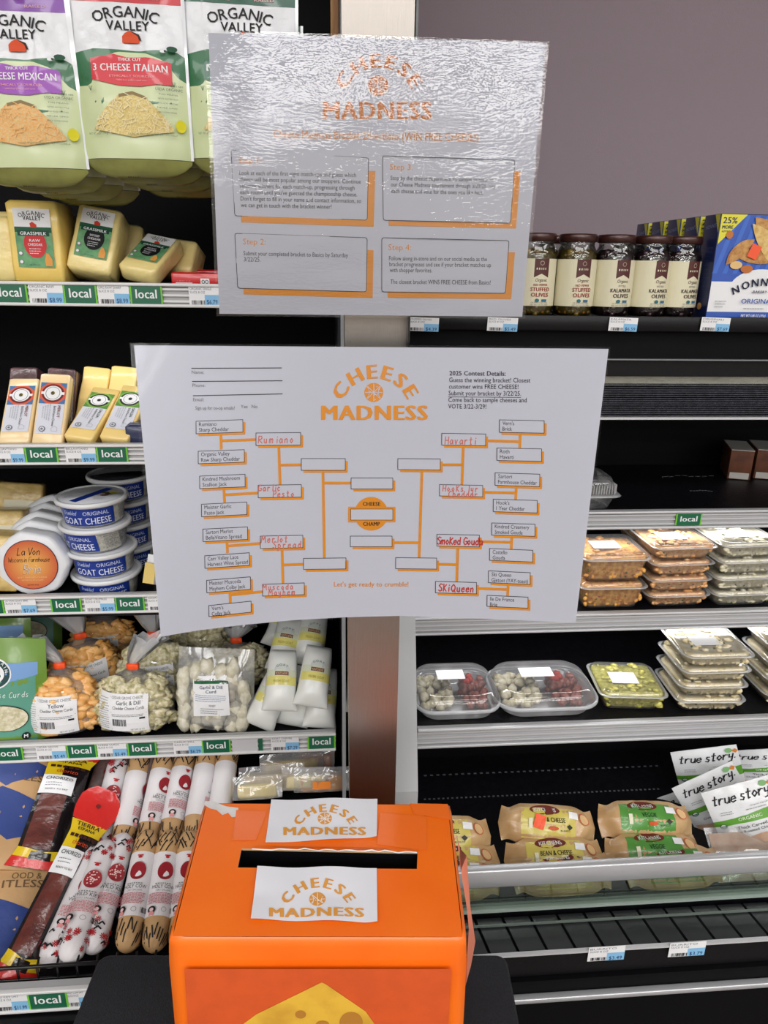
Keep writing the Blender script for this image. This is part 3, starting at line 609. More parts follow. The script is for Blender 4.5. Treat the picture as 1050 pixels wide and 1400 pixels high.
# connectors first (left), then the boxes
def conn(pts):
    p.lay(3); (a, b_), (c, d) = pts[0], pts[1]; n = 1 if abs(d-b_) < 40 and abs(c-a) < 20 else 8
    p.line([(lerp(a, c, k/n), lerp(b_, d, k/n)) for k in range(n+1)], OW, M_orange)
for c in ([(302, 592), (302.5, 613)], [(303, 602.5), (350, 601)], [(306, 666), (307, 686)], [(307, 676.5), (353, 674)], [(310, 735), (311, 755)], [(311, 746.5), (356, 743)], [(314, 803), (315, 824)], [(315, 813.5), (359, 809)],
          [(381, 606), (383, 664)], [(382, 636), (412, 635.5)], [(385.5, 747), (387, 797)], [(386, 772.5), (415, 771.5)], [(441.5, 641), (443.5, 763)], [(443, 660.5), (480, 660.5)],
          [(711.5, 590), (710.5, 616)], [(663, 602.5), (711, 604)], [(706, 662), (705, 684)], [(659, 673), (705, 674)], [(700, 731), (699, 751)], [(655, 740.5), (700, 741.5)], [(695, 796), (694, 815)], [(652, 804.5), (694, 806)],
          [(633.5, 609), (631.5, 664)], [(603, 635.5), (632, 635.5)], [(626, 745), (624.5, 797)], [(597, 771.5), (625, 772)], [(577, 641), (573, 764)], [(536, 742), (573.5, 742)]): conn(c)
p.w += p.step
L_ = [(268, 576, 64, 17, -.035, (('Rumiano', 24), ('Sharp Cheddar', 41))), (271, 617, 63, 17, -.035, (('Organic Valley', 39), ('Raw Sharp Cheddar', 53))), (273, 651, 62, 17, -.04, (('Kindred Mushroom', 51), ('Scallion Jack', 33))), (275.5, 689.5, 62, 17, -.05, (('Meister Garlic', 37), ('Pesto Jack', 27))),
      (277.5, 723.5, 61, 17, -.05, (('Sartori Merlot', 37), ('BellaVitano Spread', 49))), (280, 760, 61, 17, -.07, (('Carr Valley Lace', 42), ('Harvest Wine Spread', 55))), (282.5, 793.5, 60, 17, -.08, (('Meister Muscoda', 43), ('Mayhem Colby Jack', 49))), (285.5, 828, 58, 15, -.105, (("Vern's", 16), ('Colby Jack', 26))),
      (683, 574, 61, 17, .02, (("Vern's", 16), ('Brick', 13))), (679.5, 612.5, 61, 17, .02, (('Roth', 13), ('Havarti', 19))), (677, 646.5, 61, 17, .03, (('Sartori', 19), ('Farmhouse Cheddar', 53))), (674.5, 682.5, 60, 17, .03, (("Hook's", 18), ('1 Year Cheddar', 39))), (672.5, 715, 59, 16.5, .03, (('Kindred Creamery', 47), ('Smoked Gouda', 38))), (669.5, 750, 59, 16, .04, (('Castello', 20), ('Gouda', 17))), (668, 780.5, 57, 16, .045, (('Ski Queen', 27), ('Gjetost (YAY-toast)', 50))), (666, 814, 56, 15, .045, (('Ile De France', 33), ('Brie', 10)))]
for q in L_: slotbox(*q)
M_pen = ink((188, 52, 44)); M_pen2 = ink((205, 110, 98))
for (x, y, wd, h, a, txt, m, pw) in ((350, 592, 61, 17, -.01, (('Rumiano', 3, 14, 10, 7.4),), M_pen2, 1.3), (353, 663.5, 59, 17, -.015, (('Garlic', 0, 8, 8.5, 6.2), ('Pesto', 20, 16.5, 8.5, 6.2)), M_pen2, 1.3), (356, 733, 58, 17, -.02, (('Merlot', 1, 9, 9, 6.6), ('Spread', 17, 17, 9, 6.8)), M_pen2, 1.3), (359, 799, 57, 16, -.035, (('Muscoda', 0, 8, 8, 6), ('Mayhem', 8, 15.5, 8, 6)), M_pen2, 1.2),
      (604, 592.5, 60, 16, .015, (('Havarti', 4, 14.5, 10, 6.7),), M_pen2, 1.3), (601, 662.5, 59, 15.5, .02, (('HooKs 1yr', 4, 9, 8.5, 6.2), ('Cheddar', 12, 16.5, 8, 6)), M_pen2, 1.3), (597.5, 730.5, 58, 16, .02, (('SmoKed', 0, 13.5, 10, 5.2), ('Gouda', 36, 13.5, 10, 5.4)), M_pen, 1.6), (595.5, 795, 56, 15.5, .025, (('SKi', 4, 13, 10, 6.2), ('Queen', 21, 13.5, 10, 6.2)), M_pen, 1.6)):
    q = slotbox(x, y, wd, h, a); p.lay(8)
    for t, u, v, hh, adv in txt:
        uu = q(u, v); p.pen(t, uu[0], uu[1], hh, adv, m, pw, a)
for x, y, wd, h, a in ((412, 627, 60, 16, 0), (415, 763.5, 58, 15, -.012), (480, 653.5, 57, 15, 0), (479, 733, 57, 14.5, 0), (544, 627, 58, 15, .01), (541, 762.5, 56, 15, .01)): slotbox(x, y, wd, h, a)
p.lay(5); p.disc(507.5, 702.5, 23, M_orange, 32); p.lay(6); p.rect(476, 693, 540.5, 714, M_orange); p.lay(7); p.rect(479.5, 696, 537, 711, M_paper); p.line([(479.5, 696), (537, 696), (537, 711), (479.5, 711), (479.5, 696)], .7, M_black)
p.text('CHEESE', 508, 691.5, 5.2, M_black, width=24, bold=.03); p.text('CHAMP', 508, 718.8, 5.2, M_black, width=23, bold=.03)
p.build('print', pp2)
for pxx in (485, 532):
    for pyy in (520, 780):
        b = MB(); a_ = P(pxx, pyy, YS2+.003)-o2; b.box(a_.x-.006, a_.x+.006, a_.y, post_y(pyy)-.009-o2.y, a_.z-.006, a_.z+.006, mat('mounting_tape', (200, 200, 198), .6)); b.build('mounting_tape', s2)

# ------------------------------------------------------------------ ballot box
ORB = (246, 116, 20)
M_box = mat('orange_wrap', ORB, 0.38, spec=0.5, coat=0.35, crough=0.22, bump=0.22, bscale=9, rgb2=(240, 104, 12), vscale=7)
M_tape = mat('orange_tape', (240, 110, 30), 0.3, coat=0.5, crough=0.15, bump=.15, bscale=14)
M_card = mat('card_raw', (188, 158, 120), .8); M_tear = mat('torn_paper', (225, 222, 220), .8, var=.2, vscale=30)
zbt = P(440, 1284, 0.494).z
def T(px, py, up=0.0): return PZ(px, py, zbt+up)
BFL, BFR, BBR, BBL = T(228, 1284), T(640, 1285), T(617, 1098), T(278, 1096)
HB = 0.262
bx_ = thing('ballot_box', 'orange wrapped cardboard ballot box with a slot cut in its top', 'box', ((BFL.x+BFR.x)/2, BFL.y, zbt-HB))
ob = Vector(bx_.location)
b = MB()
inw = 0.010
def ringz(dz, grow=0.0, taper=0.0):
    c = [BFL, BFR, BBR, BBL]; cen = sum(c, Vector())/4; pts = []
    for k in range(4):
        a_, q, c_ = c[k-1], c[k], c[(k+1) % 4]; r = .012
        for d0, t in ((a_, 1), (None, .5), (c_, 1)):
            if d0 is None: v = q*0.82 + (q+(a_-q).normalized()*r)*0.09 + (q+(c_-q).normalized()*r)*0.09
            else: v = q+(d0-q).normalized()*r
            pts.append(v)
    out = []
    for v in pts:
        d = (v-cen); d.z = 0; v = v + d.normalized()*grow; out.append((v.x-ob.x, v.y-ob.y, zbt+dz-ob.z))
    return out
# slot corners
SL = [T(325, 1186), T(570, 1188), T(571, 1165), T(330, 1160)]
outer = ringz(0, -.004); n_ = len(outer)
slot_l = [(v.x-ob.x, v.y-ob.y, HB) for v in SL]
# top sheet built as a grid with the slot left open: split in four bands
def topz(x, y): return HB + .0025*sin(x*25+1)*sin(y*30) - .0008
fx = [lerp(0, 1, k/24) for k in range(25)]
def topgrid(q0, q1, q2, q3, nx=16, ny=6):
    def f(u, v):
        a_ = Vector(q0).lerp(Vector(q1), u); c_ = Vector(q3).lerp(Vector(q2), u); r_ = a_.lerp(c_, v)
        r_.z = HB; return r_
    b.grid(f, frange(0, 1, nx), frange(0, 1, ny), M_box, True)
OL = [BFL-ob, BFR-ob, BBR-ob, BBL-ob]; ins = .004
cen = sum(OL, Vector())/4; OL = [v+(cen-v).normalized()*ins*1.4 for v in OL]
topgrid(OL[0], OL[1], slot_l[1], slot_l[0]); topgrid(OL[1], OL[2], slot_l[2], slot_l[1]); topgrid(OL[2], OL[3], slot_l[3], slot_l[2]); topgrid(OL[3], OL[0], slot_l[0], slot_l[3])
rr = [ringz(-HB, .004), ringz(-HB*.5, .003), ringz(-.03, .0015), ringz(-.009, 0), ringz(-.0025, -.001), ringz(0, -.0045)]
b.loft([(r_, 0) for r_ in rr], M_box, True, caps=(True, False)); 
b.build('box_body', bx_)
b = MB(); sl2 = [(v[0], v[1], HB-.0025) for v in slot_l]
b.add([*slot_l, *sl2], [(0, 1, 5, 4), (1, 2, 6, 5), (2, 3, 7, 6), (3, 0, 4, 7)], M_card)
b.add([(v[0], v[1], HB-.0025) for v in slot_l]+[(v[0], v[1], HB-.12) for v in slot_l], [(0, 1, 5, 4), (1, 2, 6, 5), (2, 3, 7, 6), (3, 0, 4, 7), (4, 5, 6, 7)], M_blk); b.build('slot', bx_, label='long dark slot with raw card edges')
# ragged lifted flap along the back edge of the slot
b = MB(); rnd = random.Random(3); pts = []
for k in range(26):
    t = k/25; q = T(lerp(345, 571, t), lerp(1157, 1161, t) + (5 if k < 1 else 0)); e = T(lerp(345, 571, t)+rnd.uniform(-1, 1), lerp(1160, 1164.5, t)+rnd.uniform(0, 2.6)); q, e = q-ob, e-ob
    pts.append(((q.x, q.y, HB+.0008), (e.x, e.y, HB+.0012+rnd.uniform(0, .0015))))
b.add([p_ for pr in pts for p_ in pr], [(2*i, 2*i+1, 2*i+3, 2*i+2) for i in range(25)], M_box)
pts2 = [(a_[1], (a_[1][0], a_[1][1]-rnd.uniform(.0002, .0009), a_[1][2]-.001)) for a_ in pts]
b.add([p_ for pr in pts2 for p_ in pr], [(2*i, 2*i+1, 2*i+3, 2*i+2) for i in range(25)], M_tear); b.build('slot_edge', bx_, label='torn white edge')
# torn corner, tape patches, side paper, printed labels
ftop = lambda px, py, w_: T(px, py) - ob + Vector((0, 0, w_+.0006))
p = Print(ftop, flip=-1, step=.0001)
rnd = random.Random(8); tp = [(280, 1096), (291, 1096), (309, 1103), (326, 1105), (325, 1117), (317, 1118), (312, 1112), (304, 1115), (296, 1108), (287, 1106), (279, 1101)]
p.poly(tp[::-1], M_tear); p.build('torn_patch', bx_, label='white torn patch at the back left corner')
p = Print(ftop, flip=-1, step=.00015)
for q in ([(520, 1112), (583, 1116), (584, 1163), (572, 1163), (515, 1155)], [(323, 1108), (365, 1110), (350, 1150), (318, 1150)], [(560, 1099), (612, 1100), (616, 1122), (566, 1114)]):
    p = Print(ftop, flip=-1, step=.00015); p.poly(q[::-1], M_tape); p.build('tape_patch', bx_)
def card_label(name, corners, cx, cy, sc, sq, mw, my, mh, wv):
    def f(px, py, w_):
        v = T(px, py)-ob; k = max(0, (py-wv[0])/wv[1])
        return v+Vector((0, 0, w_+.001+.0012*(1+sin(px/17.))*abs(sin(py/30.))+.004*max(0, (px-495)/22.)**2*k*.6))
    b = MB(); bl = bilin(corners)
    b.grid(lambda u, v: f(*bl(u, v), 0), frange(0, 1, 20), frange(0, 1, 10), mat('label_paper', (224, 224, 230), .6), True, flip=True)
    o = b.build(name, bx_, label='white paper label with orange lettering')
    p = Print(f, flip=-1, step=.00006); p.w += .0003
    cheese_logo(p, cx, cy, 11*sc, mat('logo_gold2', (220, 152, 66), .5), M_white, 14.5*sc, 42.5*sc if sc > 1 else 42*sc, -56, 57, .05, ac=(1, 22 if sc > 1 else 20.5), mw=mw, my=my, mh=mh, wk=1.15, sq=sq)
    p.build('lettering', o)
card_label('front_label', ((352, 1187), (515, 1188), (516, 1263), (343, 1259)), 434, 1231, 1.02, .86, 130, (-1, 25), 12.5, (1187, 76))
card_label('back_label', ((371, 1095), (516, 1093), (515, 1146), (363, 1154)), 444, 1121, .88, .78, 113, (0, 22.5), 11, (1093, 56))
# front face picture of a cheese wedge on a red-brown sheet
nF = Vector((BFR.y-BFL.y, -(BFR.x-BFL.x), 0)).normalized()
def ffr(px, py, w_):
    d = ray(px, py); o_ = BFL+nF*(.0055+w_); q = CAM + d*((o_-CAM).dot(nF)/d.dot(nF)); return q-ob
p = Print(ffr, flip=-1, step=.00015)
p.poly([(252, 1325), (617, 1325), (612, 1420), (606, 1480), (262, 1480)][::-1], mat('rust_sheet', (214, 88, 38), .45, coat=.25, crough=.3, var=.10, vscale=40))
p.build('front_sheet', bx_, label='rusty orange sheet on the front')
p = Print(ffr, flip=-1, step=.0003); p.w = .0006
p.poly([(330, 1402), (350, 1387), (440, 1343), (446, 1346), (500, 1383), (512, 1400), (520, 1420), (520, 1475), (330, 1475)][::-1], mat('cheese_yellow', (222, 176, 60), .5, rgb2=(200, 150, 50), vscale=30))
p.w += .0002
for x, y, r, q in ((411, 1387, 7.5, .75), (480, 1398, 16, .9), (441, 1400, 9, .5)): p.disc(x, y, r, mat('cheese_hole', (176, 118, 42), .6), 20, ry=r*q)
p.build('cheese_picture', bx_, label='printed cheese wedge with holes')
# loose wrap flaps on the right side
b = MB(); pts = []
for k, (a_, c_) in enumerate((((624, 1140), (629, 1160)), ((630, 1190), (638, 1170)), ((638, 1240), (643, 1240)), ((641, 1270), (650, 1287)), ((639, 1300), (644, 1320)), ((637, 1345), (633, 1360)))):
    A_ = P(a_[0], a_[1], BFR.y+.02+(5-k)*.028)-ob; C_ = P(c_[0], c_[1], BFR.y+.03+(5-k)*.028)-ob; pts += [tuple(A_), tuple(C_)]
b.add(pts, [(2*i, 2*i+1, 2*i+3, 2*i+2) for i in range(5)], mat('wrap_back', (236, 140, 112), .5), True); b.build('loose_flap', bx_, label='pale orange loose wrap flap')

# ------------------------------------------------------------------ black table under the box
M_tab = mat('table_black', (36, 37, 42), 0.55, spec=0.35, bump=.35, bscale=600, var=.3, vscale=400)
ztab = zbt-HB-.001
tb = thing('display_table', 'small black textured table under the orange ballot box', 'table', (.03, .6, 0))
ob2 = Vector(tb.location); c = [PZ(*q, ztab) for q in ((100, 1412), (712, 1420), (692, 1304), (137, 1304))]
x0 = c[3].x; x1 = c[2].x; yb_ = c[2].y
b = MB(); wt = (c[2]-c[3]).length; at_ = math.atan2(c[2].y-c[3].y, c[2].x-c[3].x); Rt = Matrix.Rotation(at_, 4, 'Z'); Mt = Matrix.Translation((c[3].x-ob2.x, c[3].y-ob2.y, 0)) @ Rt
ring = rrect(0, wt, -.42, 0, .014, 6)
b.loft([(ring, ztab-.03), (ring, ztab-.003), (rrect(.003, wt-.003, -.417, -.003, .012, 6), ztab)], M_tab, False, Mt); b.build('tabletop', tb)
for sx in (.05, wt-.05):
    for sy in (-.37, -.05):
        b = MB(); b.box(sx-.02, sx+.02, sy-.02, sy+.02, 0, ztab-.03, M_tab, Mt); b.build('leg', tb)
# ------------------------------------------------------------------ product helpers
def world_min_z(root):
    lo = 1e9; R_ = Matrix.LocRotScale(root.location, root.rotation_euler, root.scale)
    def walk(o, M_):
        nonlocal lo
        if o.type == 'MESH':
            for v in o.data.vertices: lo = min(lo, (M_ @ v.co).z)
        for ch in o.children: walk(ch, M_ @ Matrix.LocRotScale(ch.location, ch.rotation_euler, ch.scale))
    walk(root, R_); return lo
def rest(root, z): root.location.z += z + .0006 - world_min_z(root); return root
def along(root, A, B, roll=0.0):
    """stand the thing's z axis from A to B with its front towards the viewer's side"""
    A, B = Vector(A), Vector(B); z = (B-A).normalized(); f = (CAM-(A+B)/2); y = -(f - z*f.dot(z)).normalized(); x = y.cross(z)
    M_ = Matrix((x, y, z)).transposed() @ Matrix.Rotation(roll, 3, 'Z'); root.location = A; root.rotation_euler = M_.to_euler(); return root
class Soft:
    def __init__(s, w, h, d, gv=((0, .5), (.12, 1), (.6, 1), (1, 0)), gw=((0, 1), (1, 1)), p=2.4, wr=.0015, fr=28, seed=0, back=.5, curve=0.0, pin=None):
        s.pin = interp(list(pin)) if pin else None
        s.w, s.h, s.d, s.gv, s.gw, s.p, s.wr, s.fr, s.seed, s.back, s.curve = w, h, d, interp(list(gv)), interp(list(gw)), p, wr, fr, seed, back, curve
    def F(s, u, v, lift=0.0, side=1):
        t = max(0, min(1, v/s.h)); W = s.w/2*s.gw(t); un = max(-1, min(1, u/(s.w/2)))
        k = s.d*s.gv(t)*(1-abs(un)**s.p); n_ = noise.noise(Vector((u*s.fr+s.seed*7.3, v*s.fr, s.seed*1.9)))*s.wr*(.35+.65*min(1, k/s.d*2))
        n_ += noise.noise(Vector((u*s.fr*2.6+s.seed, v*s.fr*1.2, 3.3)))*s.wr*.5
        y = (-(k+n_)-lift) if side > 0 else (k*s.back+.0006 - n_*.3)
        return (un*W, y - s.curve*un*un, t*s.h if not s.pin else s.h/2+(t-.5)*s.h*s.pin(abs(un)))
    def body(s, mb, m, nu=22, nv=26):
        us, vs = frange(-s.w/2, s.w/2, nu), frange(0, s.h, nv)
        mb.grid(lambda u, v: s.F(u, v), us, vs, m, True); mb.grid(lambda u, v: s.F(u, v, 0, -1), us, vs, m, True, flip=True)
        for u, fl in ((-s.w/2, True), (s.w/2, False)):
            a = [s.F(u, v) for v in vs]; c = [s.F(u, v, 0, -1) for v in vs]; n_ = len(vs)
            mb.add(a+c, [((i, i+1, n_+i+1, n_+i) if fl else (i, n_+i, n_+i+1, i+1)) for i in range(n_-1)], m, True)
        for v, fl in ((0, False), (s.h, True)):
            a = [s.F(u, v) for u in us]; c = [s.F(u, v, 0, -1) for u in us]; n_ = len(us)
            mb.add(a+c, [((i, i+1, n_+i+1, n_+i) if fl else (i, n_+i, n_+i+1, i+1)) for i in range(n_-1)], m, True)
    def zone(s, p, pts_top, pts_bot, m, n=20, nv=6, lift=None):
        """fill between two curves v=top(u), v=bot(u) given as fractions"""
        if lift is None: p.w += p.step
        L_ = p.w if lift is None else lift; ft, fb = interp(list(pts_top)), interp(list(pts_bot)); u0, u1 = pts_top[0][0], pts_top[-1][0]
        p.grid(lambda u, v: s.F(u*s.w, lerp(fb(u), ft(u), v)*s.h, L_), frange(u0, u1, n), frange(0, 1, nv), m, True)
def rockblock(mb, w, h, d, m, seed=0, amp=.0012, bev=.004, taper=1.0, mside=None):
    rings = []; hs = [0, bev, h*.25, h*.5, h*.75, h-bev, h]
    for i, z in enumerate(hs):
        e = bev if i in (0, len(hs)-1) else 0; k = lerp(1, taper, z/h)
        pts = rrect(-w/2*k+e, w/2*k-e, e, d-e, bev, 2)
        rings.append(([(x+noise.noise(Vector((x*40+seed, y*40, z*30)))*amp*1.5, y+noise.noise(Vector((x*40, y*40+seed, z*30+5)))*amp*1.5, z) for x, y in pts], 0))
    mb.loft(rings, m, True)
G_ = 'products'
C_ = lambda *a: ink(tuple(a))
# ------------------------------------------------------------------ shredded cheese pouches on hooks
M_foil = mat('pouch_white', (222, 224, 228), 0.3, coat=.6, crough=.12, bump=.25, bscale=45); M_pale = mat('pouch_palegreen', (205, 216, 168), 0.32, coat=.5, crough=.15)
M_hill = mat('hill_green', (48, 112, 72), .35, coat=.4); M_bottom = mat('pouch_bottom', (150, 152, 84), .32, coat=.4, var=.3, vscale=25)
def pouch(label, band, banner, title, shred, shred2, first=True):
    o = thing('cheese_pouch', label, 'cheese', group='hanging shredded cheese pouches')
    s = Soft(.150, .228, .020, gv=((0, .95), (.05, 1), (.35, 1), (.62, .55), (.85, .12), (1, 0.02)), gw=((0, .95), (.05, .965), (.5, .985), (1, 1)), p=3, wr=.0022, fr=26, seed=hash(title) % 7 if 0 else len(title), back=.75)
    b = MB(); s.body(b, M_foil, 26, 30); b.build('pouch_body', o)
    b = MB(); 
    b.grid(lambda u, v: (lambda f, g: (lerp(f[0], g[0], v), lerp(f[1], g[1], v), -.0006-.026*sin(pi*v)*(1-abs(u/.075)**5*.8)))(s.F(u, 0), s.F(u, 0, 0, -1)), frange(-.075, .075, 14), frange(0, 1, 6), M_bottom, True, flip=True)
    b.build('gusset', o)
    fn = lambda u, v, w_: s.F(u, v, w_)
    p = Print(fn, step=.0002); W, H = .15, .228
    s.zone(p, ((-.5, 1), (.5, 1)), ((-.5, .935), (.5, .925)), band, 12, 2)
    s.zone(p, ((-.5, .63), (-.3, .66), (-.1, .655), (.1, .645), (.25, .66), (.4, .66), (.5, .62)), ((-.5, .30), (.5, .30)), M_hill, 26, 8)
    s.zone(p, ((-.5, .44), (-.36, .44), (-.22, .60), (-.1, .64), (.15, .635), (.3, .60), (.42, .50), (.5, .47)), ((-.5, .0), (.5, .0)), M_pale, 26, 12)
    p.text('PASTURE', -.030, .2165, .0036, C_(235, 190, 190), width=.034, bold=.01); p.text('RAISED', .032, .2165, .0036, C_(235, 190, 190), width=.026, bold=.01)
    p.arc('ORGANIC', 0, .095, .098, -20, 20, .0145, M_black, .012, .92); p.text('VALLEY', .002, .1755, .0125, M_black, width=.056, bold=.02)
    # barn
    bc = (.004, .158)
    p.poly([(bc[0]-.010, bc[1]), (bc[0]-.010, bc[1]+.009), (bc[0]-.006, bc[1]+.014), (bc[0], bc[1]+.017), (bc[0]+.008, bc[1]+.013), (bc[0]+.012, bc[1]+.007), (bc[0]+.012, bc[1])][::-1], C_(215, 80, 40))
    p.w += .0001; p.poly([(bc[0], bc[1]+.017), (bc[0]+.012, bc[1]+.012), (bc[0]+.015, bc[1]+.003), (bc[0]+.012, bc[1]+.004), (bc[0]+.009, bc[1]+.010)], C_(60, 30, 20)); p.rect(bc[0]-.004, bc[1], bc[0]+.001, bc[1]+.005, C_(70, 25, 15))
    # banner
    p.w += .0003; s.zone(p, ((-.33, .60), (-.12, .625), (0, .605), (.18, .61), (.37, .585)), ((-.33, .475), (-.1, .44), (.1, .435), (.25, .455), (.37, .45)), banner, 20, 4)
    p.text('THICK CUT', .002, .1335, .0042, M_white, width=.030, bold=.03); p.text(title, .002, .1200, .0095, M_white, width=.097, bold=.03); p.text('ETHICALLY SOURCED', .003, .1115, .0030, C_(250, 180, 180), width=.058, bold=.015)
    p.text('*100% from pasture raised cows', .003, .1065, .0022, C_(250, 190, 190), width=.04)
    # window with shredded cheese
    p.w += .0002; s.zone(p, ((-.36, .18), (-.25, .29), (-.1, .385), (.02, .405), (.12, .38), (.25, .29), (.36, .19)), ((-.36, .175), (0, .13), (.36, .17)), shred, 22, 10)
    s.zone(p, ((-.10, .385), (.02, .405), (.14, .375)), ((-.10, .365), (.02, .385), (.14, .355)), C_(140, 120, 80), 8, 2)
    rnd = random.Random(5)
    for k in range(90):
        u = rnd.uniform(-.33, .33); top = interp([(-.36, .18), (-.25, .28), (-.1, .375), (.02, .395), (.12, .37), (.25, .28), (.36, .19)])(u); v = rnd.uniform(.16, top); a = rnd.uniform(0, 3.1); q = .004
        p.line([(u*W-q*cos(a), v*H-q*sin(a)), (u*W+q*cos(a), v*H+q*sin(a))], .0009, shred2)
    for i, t in enumerate(('ALL OUR FARMS ARE', 'USDA ORGANIC', 'THIS MEANS:', 'NEVER ANTIBIOTICS', 'NEVER ADDED HORMONES', 'NEVER GMO', 'ONLY GOOD FOOD')): p.text(t, .052-.0008*i, .101-.0062*i, .0036 if i == 1 else .0021, C_(50, 80, 60), width=.034 if i < 2 else .025)
    p.disc(.064, .047, .0065, C_(225, 215, 40), 12, ry=.009); p.w += .0001
    p.text('NET WT. 6 OZ (170 g)', -.048, .0325, .003, C_(90, 120, 80), width=.028); p.text('A BLEND OF LOW MOISTURE PART SKIM MOZZARELLA', .026, .0325, .0026, C_(90, 120, 80), width=.066)
    for u, v in ((-.052, .092), (.058, .1), (-.062, .108)):
        for a in (-.5, -.2, .1, .4): p.line([(u, v), (u+.006*sin(a), v+.007)], .0005, C_(60, 100, 60))
    # cow and dots on the hill
    p.disc(.046, .1475, .0035, M_white, 10, ry=.002); p.disc(.049, .148, .0014, M_black, 8); p.disc(.058, .151, .007, C_(30, 80, 55), 10, ry=.004)
    p.build('print', o)
    b = MB()
    for u in (-.0745,): b.grid(lambda a, v: (a*lerp(.97, 1, v/H), -.0024-.0002, v), [u-.002, u+.002], frange(0, H, 6), mat('seal_clear', (225, 228, 232), .15, coat=1), True)
    b.build('seal', o); b = MB(); b.grid(lambda a, v: (a*lerp(.97, 1, v/H), -.0024-.0002, v), [.0745-.002, .0745+.002], frange(0, H, 6), mat('seal_clear', (225, 228, 232), .15, coat=1), True); b.build('seal', o)
    # clear gusset text under
    p = Print(lambda u, v, w_: (u, lerp(-.018, .016, v), -.0012-.026*sin(pi*v)*(1-abs(u/.075)**5*.8)-w_), step=.0002, flip=-1)
    p.text('SMALL FARMS', 0, .42, .1, C_(80, 84, 40), width=.035) if 0 else None
    for vv, t in ((.16, 'SMALL FARMS'), (.32, 'BRAND')):
        gv_, gf, wd = glyphs(t, .02); k = .034/wd*(1 if t != 'BRAND' else .5); p.add([p.fn(-.017+x*k, vv+.08-y*.085, .0002) for x, y in gv_], gf, C_(50, 52, 26))
    p.build('gusset_lettering', o)
    return o
M_sh = mat('shreds_pale', (232, 214, 150), .55, rgb2=(206, 180, 104), vscale=420); M_shl = C_(246, 234, 190); M_sho = mat('shreds_orange', (232, 168, 92), .55, rgb2=(222, 196, 140), vscale=420); M_shol = C_(244, 196, 130)
red_b, pur_b, grn_b = mat('band_red', (202, 32, 48), .3, coat=.5), mat('band_purple', (128, 62, 168), .3, coat=.5), mat('band_green', (14, 88, 66), .3, coat=.5)
hook_m = mat('hook_black', (14, 14, 15), .35)
YB = 1.115
for px_, proto, nm in ((32, ('purple banded shredded cheese pouch at the top left, frontmost on its hook', pur_b, mat('banner_purple', (150, 62, 178), .35, coat=.4), '3 CHEESE MEXICAN', M_sho, M_shol), 'purple'), (182, ('red banded shredded cheese pouch, frontmost on the middle hook', red_b, mat('banner_red', (212, 34, 52), .35, coat=.4), '3 CHEESE ITALIAN', M_sh, M_shl), 'red'),
                       (331, ('dark green banded shredded cheese pouch half hidden by the upper sign', grn_b, mat('banner_green', (20, 100, 70), .35, coat=.4), 'MOZZARELLA', M_sh, M_shl), 'green')):
    o = pouch(*proto); zb_ = P(px_, {'purple': 231, 'red': 219, 'green': 219}[nm], YB).z; xb_ = P(px_, 110, YB).x
    o.location = (xb_, YB, zb_); o.scale = (1, 1, .87); o.rotation_euler = (.02, {'purple': -.02, 'red': -.005, 'green': .01}[nm], {'purple': 0, 'red': .0, 'green': -.02}[nm])
    n_ = {'purple': 4, 'red': 4, 'green': 3}[nm]
    for k in range(1, n_):
        copy_tree(o, None, '%s banded pouch hanging %s behind the front %s one' % (nm, ('', 'directly', 'second', 'last')[k], nm), (xb_+.012*k*(1 if nm != 'green' else .3), YB+.049*k, zb_-.004*k), (.02, .01*(-1)**k, .0), scale=(.95, .95, .87))
    h_ = thing('peg_hook', 'black peg hook holding the %s banded pouches' % nm, 'hook', (xb_, YB-.03, zb_+.198+.012), group='black peg hooks')
    b = MB(); b.tube([(0, 0, .014), (0, -.004, .004), (0, .004, .0), (0, .5, 0)], .0026, hook_m); b.build('prong', h_); b = MB(); b.box(-.006, .006, -.008, .0, -.006, .012, hook_m, bev=.002); b.build('end_cap', h_)

